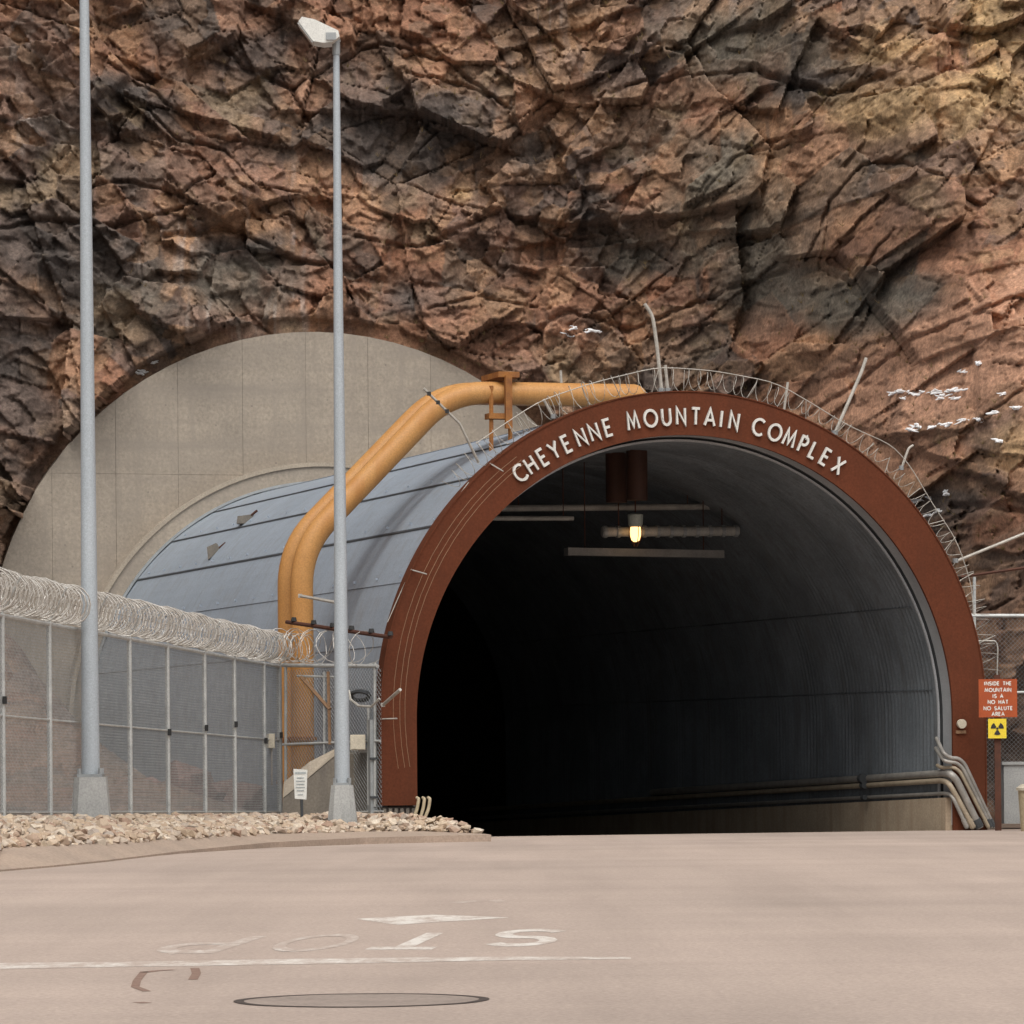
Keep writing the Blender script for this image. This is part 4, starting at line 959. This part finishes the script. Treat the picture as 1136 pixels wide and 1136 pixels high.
for lst in ([(528, 492), (560, 470), (600, 444), (660, 424), (730, 407), (790, 411), (860, 424), (900, 447), (940, 472), (990, 494), (1010, 517), (1035, 560), (1062, 600), (1078, 650), (1080, 682)],
            [(430, 690), (452, 640), (475, 595), (520, 535)]):
    pts = [on_t(x, y, -0.05) for x, y in lst]; spans(fillet(pts, 0.3, 3), 0.008, aw)
for R0, t_ in ((4.93, -0.30), (4.86, -0.42), (4.80, -0.5)):
    spans([polar(R0, a, t_) for a in range(-100, -34, 4)], 0.004, aw, 'face_strand')
for a in (-91, -64, -40): MB().tube([polar(5.08, a, -0.1), polar(4.9, a, -0.4)], 0.012, 5).build('bracket', 'wire_pale', aw)
for a in range(-30, 84, 6): MB().tube([polar(5.09, a, 0.05), polar(5.42 + 0.05 * math.sin(a), a + 1.5 * math.sin(a * 7), 0.0)], 0.007, 5).build('stay', 'wire_pale', aw)
RODS = [([(734, 434), (729, 385), (724, 350), (715, 337)], 0.030, 'tall bent grey conduit rod standing on the crown of the arch'),
        ([(741, 434), (738, 405)], 0.026, 'short grey rod beside the tall rod on the crown of the arch'),
        ([(869, 461), (874, 424)], 0.022, 'short pale rod on the arch above the last word of the lettering'),
        ([(926, 481), (956, 412), (961, 397)], 0.028, 'leaning pale rod with bent tip on the right shoulder of the arch'),
        ([(1060, 623), (1136, 592)], 0.024, 'long pale rod slanting outwards right of the arch'),
        ([(614, 463), (603, 443)], 0.024, 'short leaning pale rod on the arch above the first word of the lettering'),
        ([(623, 431), (622, 411)], 0.022, 'small white upright rod behind the yellow pipe top'),
        ([(1000, 520), (1008, 497), (1013, 494)], 0.02, 'small forked pale rod on the upper right of the arch')]
for pts, r, lab in RODS:
    P_ = [on_t(x, y, 0.05 if 'yellow' not in lab else 3.9) for x, y in pts]
    q = thing('wire_rod', P_[0], lab, 'rod', 'rods carrying the wire round the arch')
    MB().tube(fillet(P_, 0.15, 3), r, 8).build('rod', 'wire_pale', q, smooth=True)
    MB().tube([P_[0] + Vector((0, 0, -0.02)), P_[0] + Vector((0, 0, 0.05))], r * 1.9, 8).build('foot', 'galvanized', q)
q = thing('wire_rod', on_t(529, 511, 0.3), 'leaning arm with dark insulators crossing the yellow pipes left of the arch', 'rod', 'rods carrying the wire round the arch')
P_ = [on_t(531, 513, 0.3), on_t(510, 470, 0.2), on_t(470, 431, 0.1)]
MB().tube(P_, 0.022, 7).build('rod', 'wire_pale', q)
for f_ in (0.35, 0.6, 0.85):
    p = P_[1] * (1 - f_) + P_[2] * f_; MB().box(p + Vector((0, -0.03, 0)), (0.06, 0.06, 0.06)).build('insulator', 'black', q)

# ------------------------------------------------------------------ right of the arch: signs, fence, conduits
YS = 72.1
sg = thing('notice_sign', at(1107, 908, YS), 'red brown notice board with white lettering on a rusty post', 'sign')
MB().box((at(1107, 830, YS).x, YS + 0.05, (at(1107, 752, YS).z - 0.06) / 2), (0.10, 0.06, at(1107, 752, YS).z + 0.16)).build('post', 'rust_dark', sg)
pa, pb = at(1085.5, 753.5, YS), at(1128.5, 795.5, YS); cc = (pa + pb) / 2; SW, SH = pb.x - pa.x, pa.z - pb.z
board = MB().box(cc, (SW, 0.03, SH)).build('board', 'sign_red', sg)
TXT = [('INSIDE  THE', 0.115), ('MOUNTAIN', 0.285), ('IS  A', 0.445), ('NO  HAT', 0.60), ('NO  SALUTE', 0.765), ('AREA', 0.915)]
for s_, fy in TXT:
    hgt = 0.054; gap = 0.34; wid = sum((max(G[c][0], 0.1) + gap) if c != ' ' else 0.42 for c in s_) - gap; k = min(1.0, SW * 0.86 / (wid * hgt)) * hgt
    x = cc.x - wid * k / 2; zc_ = pa.z - fy * SH; m = MB()
    for c in s_:
        if c == ' ': x += 0.42 * k; continue
        fn = lambda gx, gy, d, x=x: Vector((x + gx * k, YS + d, zc_ + (gy - 0.5) * hgt))
        for si, pl_ in enumerate(G[c][1]):
            for qd in ribbon(pl_, 0.24): m.prism(qd, fn, -0.0195 - 0.0005 * si, -0.0155)
        x += (max(G[c][0], 0.1) + gap) * k
    m.build('text_line', 'white_paint', board)
ya, yb = at(1096, 797.5, YS), at(1116.3, 819, YS); yc = (ya + yb) / 2
sg2 = thing('radiation_sign', yc, 'small yellow square sign with black radiation trefoil under the notice board', 'sign')
MB().box(yc + Vector((0, -0.022, 0)), (yb.x - ya.x, 0.02, ya.z - yb.z)).build('plate', 'sign_yellow', sg2)
for k in range(3):
    a0 = math.radians(30 + 120 * k); pts = [(0.03 * math.cos(a0 + math.radians(s)), 0.03 * math.sin(a0 + math.radians(s))) for s in (-30, 30)] + [(0.105 * math.cos(a0 + math.radians(s)), 0.105 * math.sin(a0 + math.radians(s))) for s in (30, 15, 0, -15, -30)]
    MB().prism([(x, y) for x, y in pts], lambda x, y, d: yc + Vector((x, -0.034 + d, y)), -0.004, 0.0).build('blade', 'black', sg2)
MB().prism([(0.02 * math.cos(i * math.tau / 14), 0.02 * math.sin(i * math.tau / 14)) for i in range(14)], lambda x, y, d: yc + Vector((x, -0.034 + d, y)), -0.004, 0.0).build('hub', 'black', sg2)
WSX, WSY = 333, 67.6
ws = thing('warning_sign', at(334, 905, WSY), 'small white warning sign on a short stake among the cobbles', 'sign')
MB().tube([at(335, 908, WSY + .03), at(334, 855, WSY + .03)], 0.022, 8).build('stake', 'seam_dark', ws)
sp_ = [at(*p, WSY) for p in ((325.5, 853), (341, 854), (340, 887), (327, 886))]
fb = MB(); fb.add(sp_ + [p + Vector((0, 0.012, 0)) for p in sp_], [(0, 1, 2, 3), (7, 6, 5, 4), (0, 4, 5, 1), (1, 5, 6, 2), (2, 6, 7, 3), (3, 7, 4, 0)])
brd = fb.build('board', 'white_paint', ws)
for y_, w_ in ((857.5, 6), (863, 4), (866.5, 5), (870, 4.5), (873.5, 5), (877, 4), (881.5, 3)):
    c_ = at(333.3, y_, WSY); MB().box(c_ + Vector((0, -0.004, 0)), (w_ * 2 * WSY / F, 0.004, (0.03 if y_ < 858 else 0.016))).build('text_line', 'faded_print', brd)

YR = 77.0
rf = thing('rail_fence', at(1080, 905, YR), 'chain link fence with pale rails right of the arch', 'fence')
for (x0, y0, x1, y1, r_) in ((1074, 683, 1190, 683, 0.032), (1100, 768, 1190, 768, 0.022), (1084, 711, 1104, 711, 0.012)):
    MB().tube([at(x0, y0, YR), at(x1, y1, YR)], r_, 8).build('rail', 'fence_steel', rf, smooth=True)
for px in (1081, 1160): MB().tube([at(px, 912, YR), at(px, 640 if px < 1100 else 675, YR)], 0.028, 8).build('post', 'fence_steel', rf, smooth=True)
MB().tube(fillet([at(1084, 711, YR - .1), at(1105, 711, YR - .1), at(1107, 718, YR - .1), at(1106, 755, YR - .1)], 0.08, 4), 0.012, 6).build('conduit', 'wire_pale', rf)
A_, B_ = at(1081, 905, YR), at(1170, 905, YR); A_.z = B_.z = 0.15
chain_link(A_, B_, 0, at(1081, 683, YR).z - 0.15, rf)
MB().tube([at(1066, 640, YR), at(1150, 628, YR)], 0.028, 6).build('rusty_bar', 'rust_dark', rf)
gb = thing('concrete_block', at(1135, 905, 75.0), 'grey concrete block behind the sign post at the right edge', 'block')
MB().box(Vector((at(1142, 900, 75).x, 75.4, 0.47)), (0.84, 0.8, 0.98)).build('body', 'concrete_grey', gb)
MB().box(Vector((at(1142, 900, 75).x, 75.4, 0.985)), (0.90, 0.86, 0.05)).build('cap', 'concrete_grey', gb)
tb = thing('litter_bin', at(1150, 908, 71.5), 'tan round bin partly cut off by the right edge', 'bin'); c_ = at(1150, 908, 71.5); z0 = 0.0
MB().tube([(c_.x, c_.y, -0.09), (c_.x, c_.y, 0.52), (c_.x, c_.y, 0.56)], [0.25, 0.29, 0.29], 20).build('body', 'tan_paint', tb, smooth=True)
MB().tube([(c_.x, c_.y, 0.56), (c_.x, c_.y, 0.60), (c_.x, c_.y, 0.66)], [0.32, 0.32, 0.24], 20).build('lid', 'cream_paint', tb)

COND = [  # inside start (u, t, z) or None, photo path in front of the arch, radius, material, label
    (None, [(1043, 828), (1047, 836), (1054, 841), (1063, 841), (1070, 847), (1103, 899)], 0.032, 'conduit_grey', 'uppermost thin grey conduit bending down over the right foot of the arch'),
    (None, [(1042, 836), (1048, 845), (1061, 846), (1068, 852), (1100, 908)], 0.032, 'conduit_grey', 'second grey conduit from the top at the right foot of the arch'),
    (None, [(1044, 852), (1058, 851), (1065, 856), (1097, 908)], 0.03, 'conduit_tan', 'third conduit from the top at the right foot of the arch'),
    ((4.28, 14, 0.83 - 0.026 * 14), [(1048, 858), (1055, 859), (1061, 865), (1087, 911)], 0.062, 'conduit_grey', 'thickest grey conduit running out of the tunnel along the right wall'),
    ((4.30, 26, 0.70 - 0.026 * 26), [(1046, 866), (1053, 869), (1080, 914)], 0.045, 'conduit_tan', 'tan conduit under the thickest one along the right tunnel wall'),
    ((4.30, 26, 0.52 - 0.026 * 26), [(1049, 880), (1056, 882), (1073, 915)], 0.032, 'conduit_grey', 'lowest thin conduit lying on the kerb wall inside the tunnel')]
for i, (st, pth, r, mt, lab) in enumerate(COND):
    P_ = [on_t(x, y, -0.24 + (0.25 if q == 0 else 0)) for q, (x, y) in enumerate(pth)]
    if st: P_ = [W(*st)] + P_
    else: P_ = [on_t(pth[0][0] - 4, pth[0][1] - 9 + 3 * i, 0.25)] + P_
    P_[-1].z = min(P_[-1].z, -0.05)
    q = thing('conduit', P_[-1], lab, 'conduit', 'conduits at the right foot of the arch')
    MB().tube(fillet(P_, 0.12, 4), r, 10).build('pipe', mt, q, smooth=True)
    e_ = P_[-1]; d_ = (P_[-2] - P_[-1]).normalized()
    MB().tube([e_ + d_ * 0.02, e_ + d_ * 0.16], r * 1.25, 10).build('coupling', 'seam_dark' if i in (0, 1, 3) else mt, q)
    if st: MB().tube([W(st[0], 3.2, P_[1].z - 0.083), W(st[0], 3.32, P_[1].z - 0.086)], r * 1.35, 10).build('joint', 'seam_dark', q)
ts = thing('bent_pipe_stubs', on_t(467, 914, -0.3), 'three pale tan bent pipe stubs at the left foot of the tunnel', 'pipe stubs')
for k, (xt, xb) in enumerate(((463.5, 458.5), (470, 466), (476, 471))):
    MB().tube(fillet([on_t(xt - 1.2, 885, -0.25), on_t(xt + 1.0, 886, -0.3), on_t(xt - 0.5, 897, -0.3), on_t(xb, 908, -0.3), on_t(xb - 1, 916, -0.3)], 0.06, 3), [0.026] * 100 if False else 0.026, 8).build('stub', 'tan_paint', ts, smooth=True)

# ------------------------------------------------------------------ things hung in the tunnel mouth
TL = 5.0
lp = on_t(705, 588, TL)
hl = thing('hanging_lamp', lp, 'lit caged lamp hanging under the tunnel roof', 'lamp'); 
ztop_ = 1.8 + 4.4
MB().tube([Vector((lp.x, lp.y, lp.z + 0.3)), Vector((lp.x, lp.y, ztop_))], 0.014, 6).build('rod', 'rust_dark', hl)
MB().tube([lp + Vector((0, 0, z)) for z in (0.05, 0.09, 0.26, 0.29)], [0.10, 0.125, 0.135, 0.07], 14).build('housing', 'lamp_housing', hl, smooth=True)
MB().tube([lp + Vector((0, 0, z)) for z in (0.05, -0.02, -0.10, -0.17, -0.20)], [0.085, 0.095, 0.09, 0.07, 0.03], 14).build('bulb', 'lamp_glow', hl, smooth=True)
for k in range(4):
    a = k * math.tau / 4 + 0.4; dx, dy = math.cos(a), math.sin(a)
    MB().tube([lp + Vector((dx * 0.115, dy * 0.115, 0.06)), lp + Vector((dx * 0.12, dy * 0.12, -0.1)), lp + Vector((dx * 0.03, dy * 0.03, -0.28))], 0.006, 4).build('cage_bar', 'rust_dark', hl)
HUNG = [((545, 564), (792, 562), 0.055, 0.055, TL + 0.8, 'upper long grey pipe hung across the tunnel under the roof'),
        ((543, 575), (636, 575), 0.04, 0.04, TL + 0.4, 'short grey pipe hung just below the long upper pipe'),
        ((668, 590), (819, 589), 0.085, 0.085, TL + 0.3, 'ribbed grey tube hung across the tunnel behind the lamp'),
        ((628, 612), (801, 615), 0.07, 0.07, TL + 0.6, 'lowest grey tray hung across the tunnel beneath the lamp')]
for i, (a, b, r, _, t_, lab) in enumerate(HUNG):
    A_, B_ = on_t(*a, t_), on_t(*b, t_); q = thing('hung_pipe', (A_ + B_) / 2, lab, 'pipe', 'pipes hung in the tunnel mouth')
    if i == 3: MB().box((A_ + B_) / 2, ((B_ - A_).length, 0.24, 0.13), ex=(B_ - A_).normalized(), ey=(-sa, ca, 0)).build('tray', 'pipe_low', q)
    else: MB().tube([A_, B_], r, 12).build('pipe', 'pipe_dim', q, smooth=True)
    if i == 2:
        for f_ in np.linspace(0.02, 0.98, 11): p = A_ * (1 - f_) + B_ * f_; dd = (B_ - A_).normalized() * 0.03; MB().tube([p - dd, p + dd], r * 1.25, 12).build('rib', 'galvanized', q)
    for f_ in (0.12, 0.88):
        p = A_ * (1 - f_) + B_ * f_; u_ = ca * (p.x - C0) + sa * (p.y - C1); MB().tube([p, Vector((p.x, p.y, 1.8 + math.sqrt(max(0.1, 4.44 ** 2 - u_ * u_))))], 0.010, 5).build('hanger', 'rust_dark', q)

# ------------------------------------------------------------------ boulders, snow, dry tufts
for i, (px, py, Y, s, lab) in enumerate(((168, 893, 76.5, 0.55, 'brown boulder behind the fence nearest the thick lamp post'), (205, 882, 78.5, 0.85, 'tall pinkish boulder behind the middle of the fence'), (238, 890, 77, 0.6, 'pinkish boulder behind the fence right of the tall one'), (272, 893, 76, 0.5, 'low brown boulder behind the fence near the corner post'))):
    c_ = at(px, py, Y); me = hull_stone(50 + i, 1, 0.8, 0.8, 22); me.materials.clear(); me.materials.append(M['boulder_rock'])
    o = bpy.data.objects.new('boulder', me); COL.objects.link(o); o.location = (c_.x, c_.y, 0.3 + s * 0.3); o.scale = (s, s, s); o.rotation_euler = (0.2 * i, 0.3, i * 1.3)
    tag(o, lab, 'boulder', 'boulders behind the fence')
sn = MB(); R_ = random.Random(3)
SNOW = [(990, 437, 3), (1002, 436, 6), (1018, 437, 6), (1035, 436, 8), (1050, 437, 7), (1063, 433, 6), (1005, 443, 3), (1058, 443, 5), (1045, 442, 3), (1012, 478, 4), (1020, 474, 4), (1035, 474, 5), (1055, 472, 4), (1065, 467, 5), (1090, 467, 3), (1105, 458, 4),
        (1018, 556, 4), (1028, 552, 3), (1050, 548, 3), (1030, 570, 3), (1044, 567, 3), (1108, 489, 3), (1112, 438, 3), (1088, 404, 3), (1070, 412, 2), (640, 365, 4), (655, 368, 5), (628, 372, 3), (172, 402, 3), (158, 413, 2), (1128, 452, 4)]
for px, py, s in SNOW:
    for k in range(2 + s // 2):
        p = cliff_at(px + R_.gauss(0, s * 0.9), py + R_.gauss(0, 1.1)) + Vector((0, -0.03, 0.01)); L = R_.uniform(0.04, 0.10) * (1 + 0.08 * s); q = R_.uniform(0.012, 0.032); a = R_.uniform(-0.35, 0.35)
        sn.tube([p + Vector((L * f, R_.uniform(-.02, .02), L * f * a + R_.uniform(-.012, .012))) for f in (-1, -0.75, -0.3, 0.25, 0.7, 1)], [q * 0.2, q * R_.uniform(.5, .9), q * R_.uniform(.7, 1.2), q, q * R_.uniform(.5, .9), q * 0.2], 8)
tag(sn.build('snow', 'snow', smooth=True), 'small remnants of white snow on the cliff ledges', 'snow', kind='stuff')
gr = MB()
for (cx_, cy_, sx_, sy_, cnt) in ((1090, 30, 40, 30, 60), (600, 60, 120, 40, 50), (800, 200, 200, 120, 110), (950, 380, 80, 40, 50), (480, 395, 60, 15, 30), (1090, 560, 40, 60, 60), (1000, 480, 60, 40, 40), (300, 180, 200, 120, 50)):
    for _ in range(cnt):
        p = cliff_at(cx_ + R_.gauss(0, sx_), cy_ + R_.gauss(0, sy_))
        for b_ in range(7):
            a = R_.uniform(-1.1, 1.1); h_ = R_.uniform(0.06, 0.17); tip = p + Vector((math.sin(a) * h_, -0.07, math.cos(a) * h_ * 0.9)); w_ = Vector((0.006, 0, 0.002))
            gr.add([p - w_, p + w_, tip], [(0, 1, 2)])
tag(gr.build('dry_grass', 'grass_dry'), 'sparse dry grass tufts clinging to the cliff', 'grass', kind='stuff')
